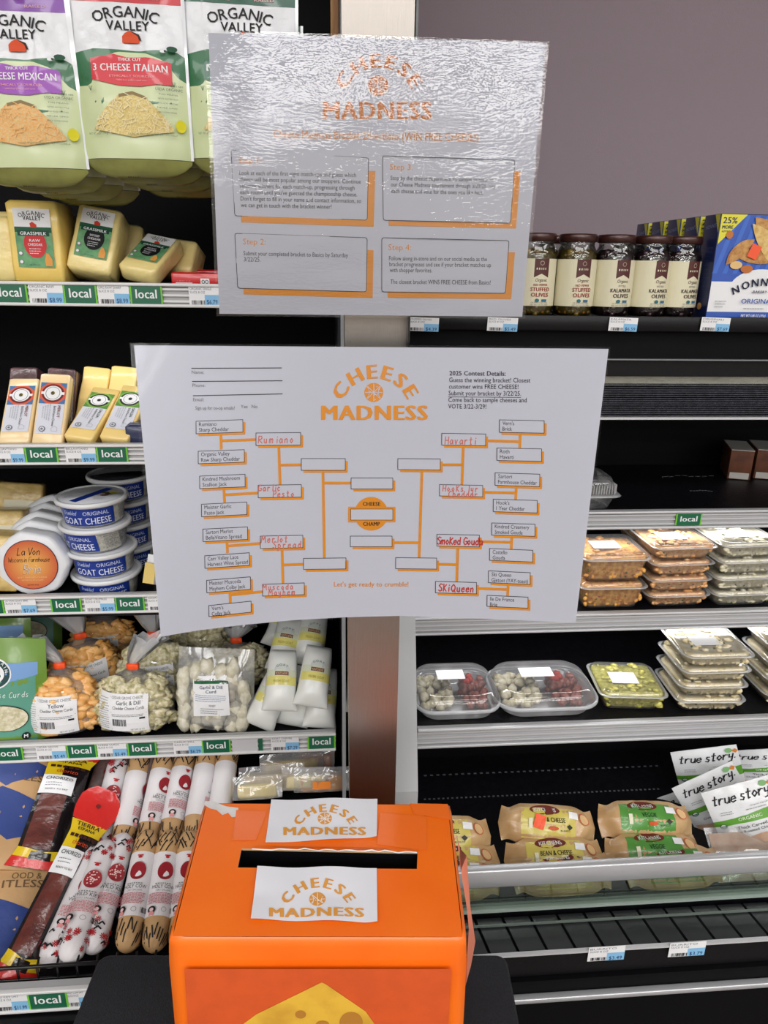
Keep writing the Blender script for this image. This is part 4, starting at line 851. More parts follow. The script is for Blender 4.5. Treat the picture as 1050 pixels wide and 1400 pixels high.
# ------------------------------------------------------------------ cheese blocks on the top left shelf
M_ch = mat('cheddar_pale', (248, 220, 126), .35, coat=.6, crough=.15, bump=.15, bscale=60, sss=.15, rgb2=(242, 208, 108), vscale=22); M_ch2 = mat('cheddar_cream', (242, 222, 150), .35, coat=.7, crough=.12, bump=.4, bscale=70, sss=.1)
def ov_label(p, cx, z0, wd, h, round_m, l1, l2):
    p.rect(cx-wd/2, z0, cx+wd/2, z0+h, M_white, 2, 2); p.w += .0001
    p.rect(cx-wd/2, z0, cx+wd/2, z0+h*.66, mat('label_green', (112, 168, 118), .5, rgb2=(88, 146, 100), vscale=90)); p.rect(cx-wd/2, z0+h*.60, cx+wd/2, z0+h*.69, C_(34, 92, 62))
    p.arc('ORGANIC', cx, z0+h*.40, h*.49, -22, 22, h*.075, M_black, .012, .85); p.text('VALLEY', cx, z0+h*.805, h*.075, M_black, width=wd*.5, bold=.02)
    p.poly([(cx-.003, z0+h*.68), (cx-.004, z0+h*.75), (cx, z0+h*.78), (cx+.006, z0+h*.73), (cx+.006, z0+h*.68)][::-1], C_(205, 60, 40))
    p.w += .0002; p.disc(cx+wd*.02, z0+h*.40, wd*.31, round_m, 22, ry=h*.24); p.rect(cx-wd*.43, z0+h*.54, cx+wd*.43, z0+h*.635, C_(28, 74, 58)); p.text('GRASSMILK', cx, z0+h*.555, h*.055, M_white, width=wd*.72, bold=.03)
    p.text(l1, cx+wd*.02, z0+h*.44, h*.045, M_white, width=wd*.3, bold=.02); p.text(l2, cx+wd*.02, z0+h*.37, h*.045, M_white, width=wd*.4, bold=.02); p.lines(cx-wd*.15, z0+h*.22, cx+wd*.18, z0+h*.34, 3, h*.012, M_white)
    p.disc(cx-wd*.40, z0+h*.24, wd*.065, M_grey, 14); p.disc(cx-wd*.40, z0+h*.09, wd*.06, M_grey, 14); p.w += .0001; p.disc(cx-wd*.40, z0+h*.24, wd*.045, M_white, 14); p.disc(cx-wd*.40, z0+h*.09, wd*.045, M_white, 14)
    p.poly([(cx+wd*.26, z0+.002), (cx+wd*.24, z0+h*.12), (cx+wd*.30, z0+h*.25), (cx+wd*.36, z0+h*.24), (cx+wd*.45, z0+h*.14), (cx+wd*.44, z0+.002)][::-1], C_(226, 158, 78)); p.text('NET WT 8 OZ', cx-wd*.05, z0+h*.03, h*.022, C_(40, 80, 60), width=wd*.3)
def cheese_block(label, w, h, d, rm, l1, l2, seed=0, m=M_ch, lab=(.62, .66), lz=.2):
    o = thing('cheese_block', label, 'cheese', group='yellow cheese blocks on the top left shelf'); b = MB(); rockblock(b, w, h, d, m, seed, .0014, .005); b.build('block', o)
    b = MB(); rnd = random.Random(seed)
    for k in range(0): x = w/2+.001; z = rnd.uniform(.01, h*.9); b.add([(x, .01, z), (x+.003, d*.5, z+.008), (x+.001, d, z+.002), (x, d*.5, z-.004)], [(0, 1, 2, 3)], film('wrap_fold', rough=.12, refl=.12), True)
    if rm: p = Print(flat(-.0018), step=.0001); ov_label(p, 0, h*lz, w*lab[0], h*lab[1], rm, l1, l2); p.build('label', o)
    return o
Y, zt, zb = SH['L1']; zs = zt-.006
def put(o, px, py, Y_, z, rot=(0, 0, 0)):
    q = P(px, py, Y_); o.location = (q.x, Y_, z); o.rotation_euler = rot; rest(o, z); return o
put(cheese_block('tall upright yellow cheese block with a red round label', .078, .121, .075, C_(206, 58, 62), 'RAW', 'CHEDDAR', 2, lab=(.70, .70)), 52, 370, Y+.012, zs, (-.02, .01, 0))
put(cheese_block('leaning pale cheese block with a black round label', .070, .108, .05, C_(24, 26, 28), 'RAW SHARP', 'CHEDDAR', 5, M_ch2, lab=(.72, .72)), 121, 380, Y+.014, zs, (-.40, .17, -.05))
put(cheese_block('cheese block lying tilted back with a black round label', .064, .100, .030, C_(24, 26, 28), 'RAW SHARP', 'CHEDDAR', 9, M_ch2, lab=(.80, .70), lz=.22), 186, 380, Y+.016, zs, (-1.0, .18, -.30))
put(cheese_block('pale cheese block cut off by the left edge of the frame', .075, .098, .05, None, '', '', 12, M_ch2), -12, 370, Y+.02, zs, (-.05, 0, 0))
put(cheese_block('second pale cheese block behind the tall red labelled one', .078, .112, .06, None, '', '', 14, M_ch2), 68, 350, Y+.11, zs, (-.05, 0, .1))
put(cheese_block('third dim cheese block behind the leaning black labelled one', .070, .085, .06, None, '', '', 15, M_ch2), 160, 350, Y+.10, zs, (-.3, .1, .1))
put(cheese_block('dim cheese block lying behind the tilted flat one', .07, .06, .05, None, '', '', 16, M_ch2), 232, 350, Y+.09, zs, (-.5, .1, -.2))
put(cheese_block('dim cheese block at the back left of the top left shelf', .07, .11, .05, None, '', '', 17, M_ch2), 6, 350, Y+.12, zs, (-.08, 0, 0))
o = thing('cheese_slice_pack', 'flat red packet lying at the right end of the yellow cheese shelf', 'cheese'); b = MB(); mr = mat('red_pack', (206, 28, 34), .3, coat=.6, crough=.1)
b.box(-.045, .045, 0, .08, 0, .022, mr, bev=.003); b.build('packet', o); p = Print(flat(0), step=.0001); p.rect(-.038, .004, -.012, .0065, M_white); p.rect(.001, .003, .015, .013, M_white); p.text('OO', .008, .005, .006, M_black, width=.011, bold=.04); p.bars(-.036, .0085, -.014, .0095, C_(240, 120, 120), 6); p.build('print', o); put(o, 273, 380, Y+.012, zs)
b = MB(); o = thing('cheese_slice_pack', 'dim red packet stacked behind the front red packet', 'cheese'); b.box(-.04, .04, 0, .07, 0, .026, mr, bev=.003); b.build('packet', o); put(o, 280, 372, Y+.11, zs)

# ------------------------------------------------------------------ merlot and salsa wedges
M_wdg = mat('wedge_cream', (246, 218, 166), .35, coat=.6, crough=.12, bump=.15, bscale=50, sss=.1); M_wdg2 = mat('wedge_yellow', (246, 214, 134), .35, coat=.6, crough=.12, bump=.2, bscale=50); M_rind = mat('merlot_rind', (84, 52, 56), .4, coat=.6, var=.5, vscale=70, bump=.3)
def wedge(label, kind):
    merlot = kind == 'merlot'; w, h, d = .046, .122, .036
    o = thing('cheese_wedge', label, 'cheese', group='%s cheese wedges on the second left shelf' % kind); b = MB(); rockblock(b, w, h, .016, M_wdg if merlot else M_wdg2, 3, .0008, .003); b.build('wedge', o)
    b = MB(); b.loft([([(-w/2+.001, .012), (w/2-.001, .012), (w/2-.005, d), (-w/2+.005, d)], .002), ([(-w/2+.001, .012), (w/2-.001, .012), (w/2-.005, d), (-w/2+.005, d)], h-.006)], M_rind if merlot else M_wdg2, False); b.build('rind', o)
    p = Print(flat(-.0008), step=.0001); lw, lz0, lz1 = w*.84, h*.16, h*.86; sq = lz1-lw*.92
    p.rect(-lw/2, lz0, lw/2, lz1, C_(214, 216, 226)); p.w += .0001; cx, cz = 0, (sq+lz1)/2
    p.rect(-lw/2, sq, lw/2, lz1, C_(214, 96, 70) if merlot else C_(120, 170, 62)); p.w += .0001
    q = lw/2; t = q*.42; c2 = C_(70, 118, 170) if merlot else C_(86, 140, 50)
    for sx in (-1, 1):
        for sz in (-1, 1): p.poly([(cx+sx*q, cz+sz*q*.92), (cx+sx*t, cz+sz*q*.92), (cx+sx*q, cz+sz*t)][::(1 if sx*sz > 0 else -1)], c2)
    p.w += .0001; p.disc(cx, cz, q*.86, C_(110, 40, 44) if merlot else C_(24, 26, 26), 26, ry=q*.80); p.w += .0001; p.rect(-q*.9, cz-.0022, q*.9, cz+.0022, M_white) ; p.disc(cx, cz, q*.70, M_white, 26, ry=q*.64); p.w += .0001; p.ring(cx, cz, q*.52, q*.56, M_grey, 24)
    p.w += .0001; p.disc(cx, cz, q*.16, C_(120, 100, 30) if merlot else M_black, 12); p.text('S', cx, cz-.003, .006, C_(60, 50, 20), bold=.03) if merlot else None
    a = -pi/2+.0
    p.text('MERLOT' if merlot else 'SALSA', lw*.26, (lz0+sq)/2+.012, .0042, C_(120, 40, 40) if merlot else C_(30, 60, 30), width=.020, ang=a, bold=.02); p.text('BellaVitano Cheese', lw*.10, (lz0+sq)/2+.004, .0036, M_black, width=.034, ang=a)
    for i in range(4): p.text('Aged in wine rich and creamy', -lw*.04-i*.0034, (lz0+sq)/2+.010, .0018, M_grey, width=.028-i*.003, ang=a)
    p.disc(-lw*.24, lz0+.007, .0048, M_grey, 16); p.w += .0001; p.disc(-lw*.24, lz0+.007, .0034, C_(214, 216, 226), 16); p.disc(-lw*.24, lz0+.007, .002, M_grey, 10); p.line([(lw*.12, lz0+.004), (lw*.12, lz0+.009), (lw*.24, lz0+.012), (lw*.34, lz0+.009), (lw*.34, lz0+.004), (lw*.12, lz0+.004)], .0003, M_grey)
    p.build('label', o); return o
Y, zt, zb = SH['L2']; zs = zt-.026
put(wedge('leftmost wedge with a blue and red square on its label', 'merlot'), 17, 600, Y+.012, zs, (-.78, -.01, .03))
put(wedge('tallest wedge with a blue and red square on its label', 'merlot'), 62, 600, Y+.012, zs, (-.60, .05, .02))
put(wedge('leaning yellow wedge with a green square label, second from the sign', 'salsa'), 106, 600, Y+.014, zs, (-1.05, .10, -.16))
put(wedge('yellow wedge with a green square label touching the bracket sign edge', 'salsa'), 155, 600, Y+.014, zs, (-1.0, .08, -.12))
def dim_wedge(label, px, py, yo, rot, m): 
    o = thing('cheese_wedge', label, 'cheese', group='dim cheese wedges at the back of the second left shelf'); b = MB(); rockblock(b, .045, .11, .05, m, px, .001, .003); b.build('wedge', o); put(o, px, py, Y+yo, zs, rot)
dim_wedge('dark rinded wedge behind the tallest merlot wedge', 80, 590, .11, (-.3, .1, .1), M_rind); dim_wedge('dark rinded wedge behind the leftmost merlot wedge', 30, 590, .115, (-.4, 0, 0), M_rind)
dim_wedge('dim yellow wedge behind the leaning salsa wedge', 120, 590, .115, (-.6, .1, 0), M_wdg2); dim_wedge('dim yellow wedge behind the salsa wedge by the sign', 160, 590, .12, (-.5, .1, 0), M_wdg2)
o = thing('cheese_wedge', 'dark blue wrapped pack just behind the bracket sign edge', 'cheese'); b = MB(); rockblock(b, .04, .05, .04, mat('blue_pack', (38, 46, 82), .35, coat=.5), 4); b.build('wedge', o); put(o, 189, 600, Y+.02, zs)

# ------------------------------------------------------------------ brie wheels
Y, zt, zb = SH['L3']; zd3 = zt-.030; zs = zt-.006
rs_ = thing('shelf_riser', 'black riser under the brie and pale wedges', 'riser', (P(0, 800, Y).x, Y+.009, zd3+.0005)); b = MB(); b.box(-.25, P(90, 800, Y).x-P(0, 800, Y).x, 0, .38, 0, .0232, M_blk); b.build('riser_block', rs_)
M_wrapw = mat('white_wrap', (226, 228, 232), .45, coat=.25, bump=.5, bscale=38)
def radial(name, c0, c1, r):
    m = mat(name, c1, .4); nt = m.node_tree; b_ = nt.nodes['Principled BSDF']; tc = nt.nodes.new('ShaderNodeTexCoord'); mp = nt.nodes.new('ShaderNodeMapping'); gr = nt.nodes.new('ShaderNodeTexGradient'); gr.gradient_type = 'SPHERICAL'
    mp.inputs['Location'].default_value = (0, 0, -.052/r); mp.inputs['Scale'].default_value = (1/r, .001, 1/r); rp = nt.nodes.new('ShaderNodeValToRGB'); rp.color_ramp.elements[0].color = lin(c1); rp.color_ramp.elements[1].color = lin(c0); rp.color_ramp.elements[0].position = .1; rp.color_ramp.elements[1].position = .8
    nt.links.new(tc.outputs['Object'], mp.inputs[0]); nt.links.new(mp.outputs[0], gr.inputs[0]); nt.links.new(gr.outputs[1], rp.inputs[0]); nt.links.new(rp.outputs[0], b_.inputs[0]); return m
def brie(label):
    o = thing('brie_wheel', label, 'cheese', group='white wrapped brie wheels'); b = MB(); R_ = .055; rings = []
    for i, (y, k) in enumerate(((.0, .90), (.002, .96), (.006, 1), (.028, 1.0), (.033, .96), (.035, .88))):
        pts = []
        for j in range(32):
            a = 2*pi*j/32; k8 = 1/max(abs(cos((a % (pi/3.5))-pi/7)), .9); q = R_*k*k8*.97*(1+.02*noise.noise(Vector((cos(a)*3, sin(a)*3, i*.7)))*2); pts.append((q*cos(a)*1.02, y, .052+min(q*sin(a), .056) if sin(a) > 0 else .052+max(q*sin(a), -.051)))
        rings.append((pts, 0))
    b.loft(rings, M_wrapw, True); b.build('wrapped_wheel', o)
    p = Print(flat(0, 0, .052), step=.0001); p.w = .0012; p.disc(0, 0, .0425, C_(70, 40, 60), 40); p.w += .0002; p.disc(0, 0, .0412, radial('brie_orange', (232, 172, 88), (204, 96, 58), .045), 40); p.w += .0002
    bl = C_(46, 26, 30)
    p.pen('La Von', -.020, .017, .0125, .0066, bl, .0010, slant=.3); p.pen('Wisconsin Farmhouse', -.035, .0055, .0080, .0036, bl, .0006, slant=.3); p.pen('Brie', -.014, -.015, .016, .0078, C_(235, 225, 215), .0014, slant=.3); p.pen('Brie', -.0145, -.0155, .016, .0078, bl, .0005, slant=.3)
    p.text('SOFT RIPENED CHEESE', 0, -.0225, .0026, C_(236, 190, 140), width=.046); p.text('DISTRIBUTED BY LA CLARE', 0, -.0270, .0022, C_(236, 190, 140), width=.034); p.text('NET WT. 8 OZ.', 0, -.0355, .0022, C_(80, 30, 30), width=.018); p.build('label', o); return o
o = brie('round orange labelled brie at the front of its row'); put(o, 46, 800, Y+.012, zs, (-.06, 0, .02))
for k in range(1, 5):
    c = copy_tree(o, None, 'white wrapped brie standing %s behind the front brie' % ('', 'directly', 'second', 'third', 'fourth')[k]); put(c, 46+7*k, 800, Y+.012+.042*k, zs, (-.10-.03*k, .05*k, .03*(-1)**k)); c.location.z += .0005
M_parm = mat('parmesan', (222, 196, 130), .4, coat=.5, bump=.7, bscale=60, rgb2=(200, 168, 98), vscale=40)
def wpack(label, w, h, d, px, py, yo, rot, seed):
    o = thing('cheese_wedge', label, 'cheese', group='pale cheese wedges left of the brie'); b = MB(); rockblock(b, w, h, d, M_parm, seed, .003, .004, .92); b.build('wedge', o); b = MB(); b.box(-w*.3, w*.3, -.0015, .0005, h*.3, h*.75, mat('cream_label', (222, 216, 190), .5)); b.build('label', o); put(o, px, py, Y+yo, zs, rot); return o
wpack('rough parmesan wedge cut by the left frame edge', .06, .095, .05, -4, 795, .012, (-.1, .05, 0), 3)
o1_ = wpack('pale yellow wedge lying behind the brie row, lowest', .09, .10, .06, 0, 780, .10, (-.2, .05, .1), 5); wpack('pale yellow wedge lying at the back left, uppermost', .085, .125, .04, 30, 780, .19, (-.2, .1, .1), 8)
wpack('pale yellow wedge standing further back at the far left', .08, .13, .04, -12, 780, .20, (-.1, 0, .1), 9)

# ------------------------------------------------------------------ goat cheese tubs
M_tubw = mat('tub_white', (228, 230, 232), .35, coat=.3, sss=.1); M_tubc = film('tub_clear', rough=.15, refl=.08, haze=.12)
M_crumb = mat('goat_crumbles', (222, 222, 214), .7, bump=1.0, bscale=130, rgb2=(150, 150, 146), vscale=120); M_gblue = mat('goat_blue', (28, 58, 150), .35, coat=.4)
def tub(label, spin, top):
    o = thing('cheese_tub', label, 'cheese tub', group='stacked blue labelled goat cheese tubs'); b = MB(); R1_, R0_ = .0570, .0495; zb_ = .044
    b.lathe([(R0_-.004, 0), (R0_, .003), (R1_, zb_), (R1_-.002, zb_), (R0_-.003, .004)], M_tubc, 40, caps=(True, True)); b.build('cup', o)
    b = MB(); b.lathe([(R0_-.005, .002), (R0_-.0025, .005), (R1_-.0035, .040), (.03, .041)], M_crumb, 36); b.build('crumbles', o, kind='stuff')
    b = MB(); b.lathe([(.0590, .0395), (.0625, .0400), (.0636, .0430), (.0636, .0455), (.0622, .0478), (.0590, .0482), (.0575, .0468), (.0560, .0464)], M_tubw, 48, caps=(False, False)); b.lathe([(.0605, .0397), (.0560, .0400)], M_tubw, 48, caps=(False, False)); b.build('lid_rim', o)
    b = MB(); b.lathe([(.0562, .0455), (.0560, .0464), (.0001, .0466)], mat('lid_face_dark', (52, 52, 58), .2, coat=.8) if top == 'dark' else mat('lid_face', (214, 216, 222), .3, coat=.4), 40); lid_ = b.build('lid', o)
    if top == 'print':
        p = Print(lambda u, v, w_: (u, v, .0467+w_), step=.0001, flip=1); p.w = .0003
        p.rect(-.008, -.045, .008, .045, M_gblue, ang=-.5); p.w += .0002; p.text('GOAT CHEESE', 0, 0, .008, M_white, width=.05, ang=-.5+pi/2) if 0 else None
        for k, (x, y, c) in enumerate(((.022, .012, (90, 90, 40)), (.03, .004, (60, 48, 40)), (.034, .016, (196, 180, 60)), (.024, -.004, (110, 70, 60)), (.038, .008, (150, 150, 70)))): p.disc(x, y, .008, C_(*c), 10, ry=.005)
        p.ring(-.03, .005, .012, .0126, M_lgrey, 20, .8); p.lines(-.045, -.02, -.012, -.005, 4, .0012, M_lgrey); p.lines(.01, -.03, .035, -.015, 4, .0012, M_lgrey); p.build('lid_print', lid_)
    rr_ = lambda v: lerp(R0_, R1_, v/zb_)+.0004
    p = Print(round_front(rr_, a0=spin), step=.0001); hw = .050
    for q0, q1, m in ((-hw, hw, M_gblue), (hw+.001, hw+.042, mat('tub_text_panel', (196, 196, 186), .5, var=.3, vscale=200))): p.rect(q0, .006, q1, .0375, m, 16, 3)
    p.w += .0003; p.pen('Crumbled', -.042, .0265, .0072, .0033, C_(190, 205, 240), .0007, slant=.35); p.text('ORIGINAL', .018, .0262, .0068, C_(205, 215, 245), width=.044, bold=.01); p.text('GOAT CHEESE', 0, .0095, .0118, C_(225, 232, 250), width=.086, bold=.02)
    p.lines(hw+.012, .010, hw+.040, .035, 9, .0011, M_grey, .6); p.build('label', o); return o
X_ = P(137, 740, 1.168).x
names_ = ['lowest', 'second lowest', 'second from top', 'top']
TS = (.915, .915, .955); z = zd3+.0006
for k, (dx, sp, tp_) in enumerate(((.007, .10, 'plain'), (.004, .14, 'plain'), (-.002, -.62, 'plain'), (-.003, .06, 'print'))):
    o = tub('%s tub of the front goat cheese stack%s' % (names_[k], ', with printed lid' if k == 3 else ''), sp, tp_); o.location = (X_+dx, 1.162, z); o.scale = TS; z += .0449
z = zd3+.0006; X2_ = P(170, 690, 1.305).x
for k in range(4):
    o = tub('%s goat cheese tub of the stack behind, half hidden by the sign' % names_[k], .25, 'dark' if k == 3 else 'plain'); o.location = (X2_, 1.295, z); o.scale = TS; z += .0449
o = thing('cheese_pack', 'small white and yellow pack peeking out left of the sign edge', 'cheese'); s = Soft(.06, .05, .012, p=2.2); b = MB(); s.body(b, M_wrapw, 8, 8); b.build('wrapper', o); b = MB(); b.box(-.030, -.012, -.016, -.014, .004, .04, C_(226, 200, 120)); b.build('label', o); put(o, 222, 800, Y+.03, zs, (-.1, .2, 0))

# ------------------------------------------------------------------ curd bags
M_bagf = film('bag_film', rough=.14, refl=.10, bump=.9, bscale=55, edge=.7, haze=.13); M_bagt = film('bag_tail_film', rough=.16, refl=.16, bump=.9, bscale=60, edge=.8, haze=.36); M_tie = mat('orange_tie', (248, 84, 30), .45)
M_curdY = mat('curd_yellow', (244, 196, 128), .4, coat=.3, sss=.2, rgb2=(230, 164, 84), vscale=60); M_curdW = mat('curd_herbed', (228, 220, 190), .45, coat=.2, rgb2=(178, 170, 120), vscale=160)
def curd_bag(label, cm, l1, l2, seed, lean=0, tail=(-.03, .03, .055), r=(.062, .043, .105), lab=True, group='curd bags with orange ties'):
    rx, ry, hh = r; o = thing('curd_bag', label, 'cheese', group=group); rnd = random.Random(seed)
    prof = interp([(0, .80), (.06, .95), (.25, 1), (.5, .97), (.75, .78), (.9, .42), (1, .10)])
    b = MB()
    for k in range(150):
        t = rnd.random()**.8*.84; a = rnd.uniform(0, 2*pi); q = prof(t)*rnd.uniform(.80, .90)
        b.blob((rx*q*cos(a), -ry*q*abs(sin(a))*.98 if k % 4 else ry*q*sin(a), max(.008, t*hh)), rnd.uniform(.011, .019), rnd.uniform(.007, .011), rnd.uniform(.007, .011), cm, k, .35, 8)
    b.lathe([(.6*rx, .002), (rx*.8, .01), (rx*.82, hh*.5), (rx*.55, hh*.8), (.0, hh*.85)], cm, 18, Matrix.Diagonal((1, ry/rx, 1, 1))); b.build('curds', o, kind='stuff')
    b = MB(); rings = []
    for t in (0, .03, .1, .2, .35, .5, .65, .78, .88, .95, 1):
        rings.append(([(rx*prof(t)*(1+.04*noise.noise(Vector((cos(2*pi*j/36)*3, sin(2*pi*j/36)*3, t*5+seed)))+(.10*sin(j*2.9+seed) if t > .6 else 0)*(t-.55))*cos(2*pi*j/36), ry*prof(t)*(1+.04*sin(j*1.7+t*9))*sin(2*pi*j/36), t*hh) for j in range(36)], 0))
    b.loft(rings, M_bagf, True, caps=(True, False)); b.build('bag', o)
    b = MB(); b.lathe([(.0075, hh-.002), (.0085, hh), (.0085, hh+.006), (.0072, hh+.009)], M_tie, 12, Matrix.Diagonal((1.25, .8, 1, 1))); b.box(.004, .011, -.006, .004, hh-.001, hh+.008, M_tie, bev=.001); b.build('tie', o, label='orange tie')
    b = MB(); tx, ty, tz = tail; rings = []
    for i, t in enumerate((0, .2, .45, .75, 1)):
        q = lerp(.006, .030, t**.8); rings.append(([(tx*t**1.2+q*(1+.25*sin(j*2.3+seed))*cos(2*pi*j/24), ty*t*.3+q*.45*(1+.4*sin(j*3.1+i))*sin(2*pi*j/24), hh+.006+tz*t+(.005*sin(j*1.9+seed) if i == 4 else 0)) for j in range(24)], 0))
    b.loft(rings, M_bagt, True, caps=(False, False)); b.build('bag_tail', o)
    if lab:
        def fn(u, v, w_):
            t = min(1, max(0, v/hh)); A_, B_ = rx*prof(t)*1.03, ry*prof(t)*1.05; x = max(-.97*A_, min(.97*A_, u)); return (u, -B_*sqrt(max(0, 1-(x/A_)**2))*1.0-.0035-w_, v)
        p = Print(fn, step=.0001); z0, z1 = .010, .072; x0, x1 = -.050, .034
        p.rect(x0, z0, x1, z1, M_white, 14, 8); p.w += .0003
        p.text('CEDAR GROVE CHEESE', x0+.050, z1-.008, .0042, M_grey, width=.052, bold=.01); p.text(l1, x0+.052, z1-.0165, .0062, C_(70, 72, 76), width=.026 if len(l1) < 8 else .04, bold=.015); p.text(l2, x0+.052, z1-.0235, .0048, C_(90, 92, 96), width=.052, bold=.01)
        p.line([(x0+.022, z0+.002), (x0+.022, z1-.004)], .0004, M_grey); p.line([(x0+.022, z1-.029), (x1-.002, z1-.030)], .0004, M_grey); p.lines(x0+.001, z0+.003, x0+.020, z1-.006, 14, .0009, M_grey, .8, seed); p.lines(x0+.024, z1-.036, x1-.004, z1-.031, 2, .0009, M_grey, .9)
        p.bars(x0+.024, z0+.010, x0+.048, z0+.022, C_(60, 60, 64), 20); p.rect(x1-.014, z1-.040, x1-.005, z1-.037, M_black); p.text('NET WT 10 OZ', x1-.018, z0+.002, .003, M_grey, width=.022); p.build('label', o)
    return o
Y, zt, zb = SH['L4']; zs = zt-.014; Yc = Y+.058
def putbag(o, px, Y_, rot=(0, 0, 0), py=1000):
    q = P(px, py, Y_); o.location = (q.x, Y_, zs); o.rotation_euler = rot
    if o.name.startswith('curd_bag') and 'flat' not in o['label']: o.scale = (1.0, 1, 1.06)
    return rest(o, zs)
putbag(curd_bag('front bag of yellow cheese curds with a white label', M_curdY, 'Yellow', 'Cheddar Cheese Curds', 1, tail=(-.052, 0, .045)), 92, Yc, (-.08, 0, .05))
putbag(curd_bag('second bag of yellow curds directly behind the front one', M_curdY, '', 'Cheddar Cheese Curds', 2, tail=(-.02, .03, .05)), 128, Yc+.10, (-.05, 0, .5))
putbag(curd_bag('third bag of yellow curds at the back with its label showing', M_curdY, 'Yellow', 'Cheddar Cheese Curds', 3, tail=(.01, .0, .035)), 158, Yc+.21, (-.05, 0, .1))
putbag(curd_bag('front bag of herbed white curds with a wide white label', M_curdW, 'Garlic & Dill', 'Cheddar Cheese Curds', 4, tail=(.038, 0, .050), r=(.067, .045, .098)), 189, Yc, (-.08, 0, -.03))
putbag(curd_bag('second bag of herbed curds behind, its label showing at right', M_curdW, 'Garlic & Dill', 'Cheddar Cheese Curds', 5, tail=(-.01, 0, .065), r=(.066, .043, .11)), 222, Yc+.095, (-.05, 0, .15))
putbag(curd_bag('dim bag of white curds at the back under the sign corner', M_curdW, '', '', 6, tail=(.0, 0, .04), r=(.064, .045, .095), lab=False), 285, Yc+.21, (-.05, 0, .1))
putbag(curd_bag('dim bag of white curds behind the flat curd bag', M_curdW, '', '', 7, tail=(.01, 0, .03), r=(.06, .04, .08), lab=False), 330, Yc+.13, (-.05, 0, .1))
# flat zip bag of curd pieces
o = thing('curd_bag', 'flat clear bag of large white curd pieces with a tilted label', 'cheese'); s = Soft(.134, .142, .026, gv=((0, .55), (.1, 1), (.65, 1), (.85, .45), (1, .05)), gw=((0, .86), (.2, 1), (1, .97)), p=3, wr=.003, fr=30, seed=4, back=.6)
b = MB(); rnd = random.Random(11)
for i in range(6):
    for j in range(5):
        x = (-.050+.020*i+rnd.uniform(-.004, .004)); zz = .014+.0235*j+rnd.uniform(-.006, .006)
        if j == 4 and i in (0, 5): continue
        b.blob((x, -.012+rnd.uniform(-.002, .003), zz), rnd.uniform(.0115, .014), .013, rnd.uniform(.016, .021), mat('curd_white', (226, 222, 206), .5, coat=.2, rgb2=(200, 194, 168), vscale=90, bump=.4, bscale=120), i*7+j, .28, 9, 1.8)
b.build('curds', o, kind='stuff'); b = MB(); s.body(b, M_bagf, 20, 20); b.build('bag', o)
p = Print(lambda u, v, w_: s.F(u, v, w_+.0008), step=.0001); p.rect(-.034, .030, .028, .100, M_white, 6, 6, ang=.06); p.w += .0004
p.rect(-.033, .087, .027, .092, C_(40, 110, 70), 4, 1, ang=.06); p.text('Capitol Springs', -.003, .089, .0065, C_(30, 80, 50), width=.052, bold=.02, ang=.06); p.text('Garlic & Dill', -.003, .078, .0055, C_(60, 74, 104), width=.040, bold=.02, ang=.06); p.text('Curd', -.003, .0705, .0055, C_(60, 74, 104), width=.018, bold=.02, ang=.06)
p.lines(-.03, .055, .024, .068, 4, .0011, C_(150, 160, 180), .8); p.text('WHEY', -.0, .047, .004, M_grey, width=.012); p.lines(-.02, .033, .02, .045, 3, .001, M_grey, .7); p.build('label', o)
putbag(o, 295, Y+.035, (-.22, .03, -.08))
# green crumbles pouch at the left, two lying behind
M_gp = mat('green_pouch', (112, 150, 60), .3, coat=.6, crough=.12); M_teal = mat('teal_print', (92, 158, 138), .35, coat=.4)
def gpouch(label):
    o = thing('cheese_pouch', label, 'cheese', group='green cheese pouches on the curd shelf'); s = Soft(.15, .18, .022, gv=((0, .9), (.05, 1), (.6, .9), (1, .05)), p=2.6, wr=.0025, seed=6, back=.8); b = MB(); s.body(b, M_gp, 20, 20); b.build('pouch_body', o)
    p = Print(lambda u, v, w_: s.F(u, v, w_), step=.0002); s.zone(p, ((-.5, .62), (-.2, .66), (.1, .60), (.4, .68)), ((-.5, 0), (.4, 0)), M_teal, 16, 8); s.zone(p, ((.1, .78), (.42, .78)), ((.1, .60), (.42, .66)), C_(120, 160, 210), 6, 3); p.w += .0003
    p.disc(-.005, .122, .030, M_white, 28, ry=.026); p.w += .0002; p.disc(-.005, .122, .0275, C_(34, 70, 70), 28, ry=.0235); p.w += .0002; p.disc(-.005, .122, .019, M_white, 28, ry=.0165); p.disc(-.005, .118, .014, C_(50, 110, 90), 20, ry=.009)
    p.arc('MOUNTAIN', -.005, .122, .0205, -75, 75, .005, M_white, .02)
    p.pen('Cheese Curds', -.02, .082, .010, .0062, C_(220, 235, 230), .0009, slant=.2); p.disc(.012, .045, .038, C_(40, 60, 50), 28, ry=.024); p.w += .0002; p.disc(.012, .045, .0365, mat('crumb_picture', (228, 222, 196), .5, rgb2=(196, 188, 150), vscale=150), 28, ry=.0225); p.disc(.045, .012, .0065, C_(30, 36, 34), 16); p.w += .0002; p.text('M', .045, .0088, .0065, M_white, width=.006, bold=.03); p.build('print', o); return o
o = gpouch('green and teal cheese pouch cut by the left frame edge'); putbag(o, 3, Y+.03, (-.12, .06, 0))
c = copy_tree(o, None, 'dim green pouch lying behind, uppermost at the back left'); putbag(c, 50, Y+.30, (-.5, 0, .1)); c = copy_tree(o, None, 'dim green pouch between the front pouch and the back one'); putbag(c, -5, Y+.14, (-.3, .0, 0))
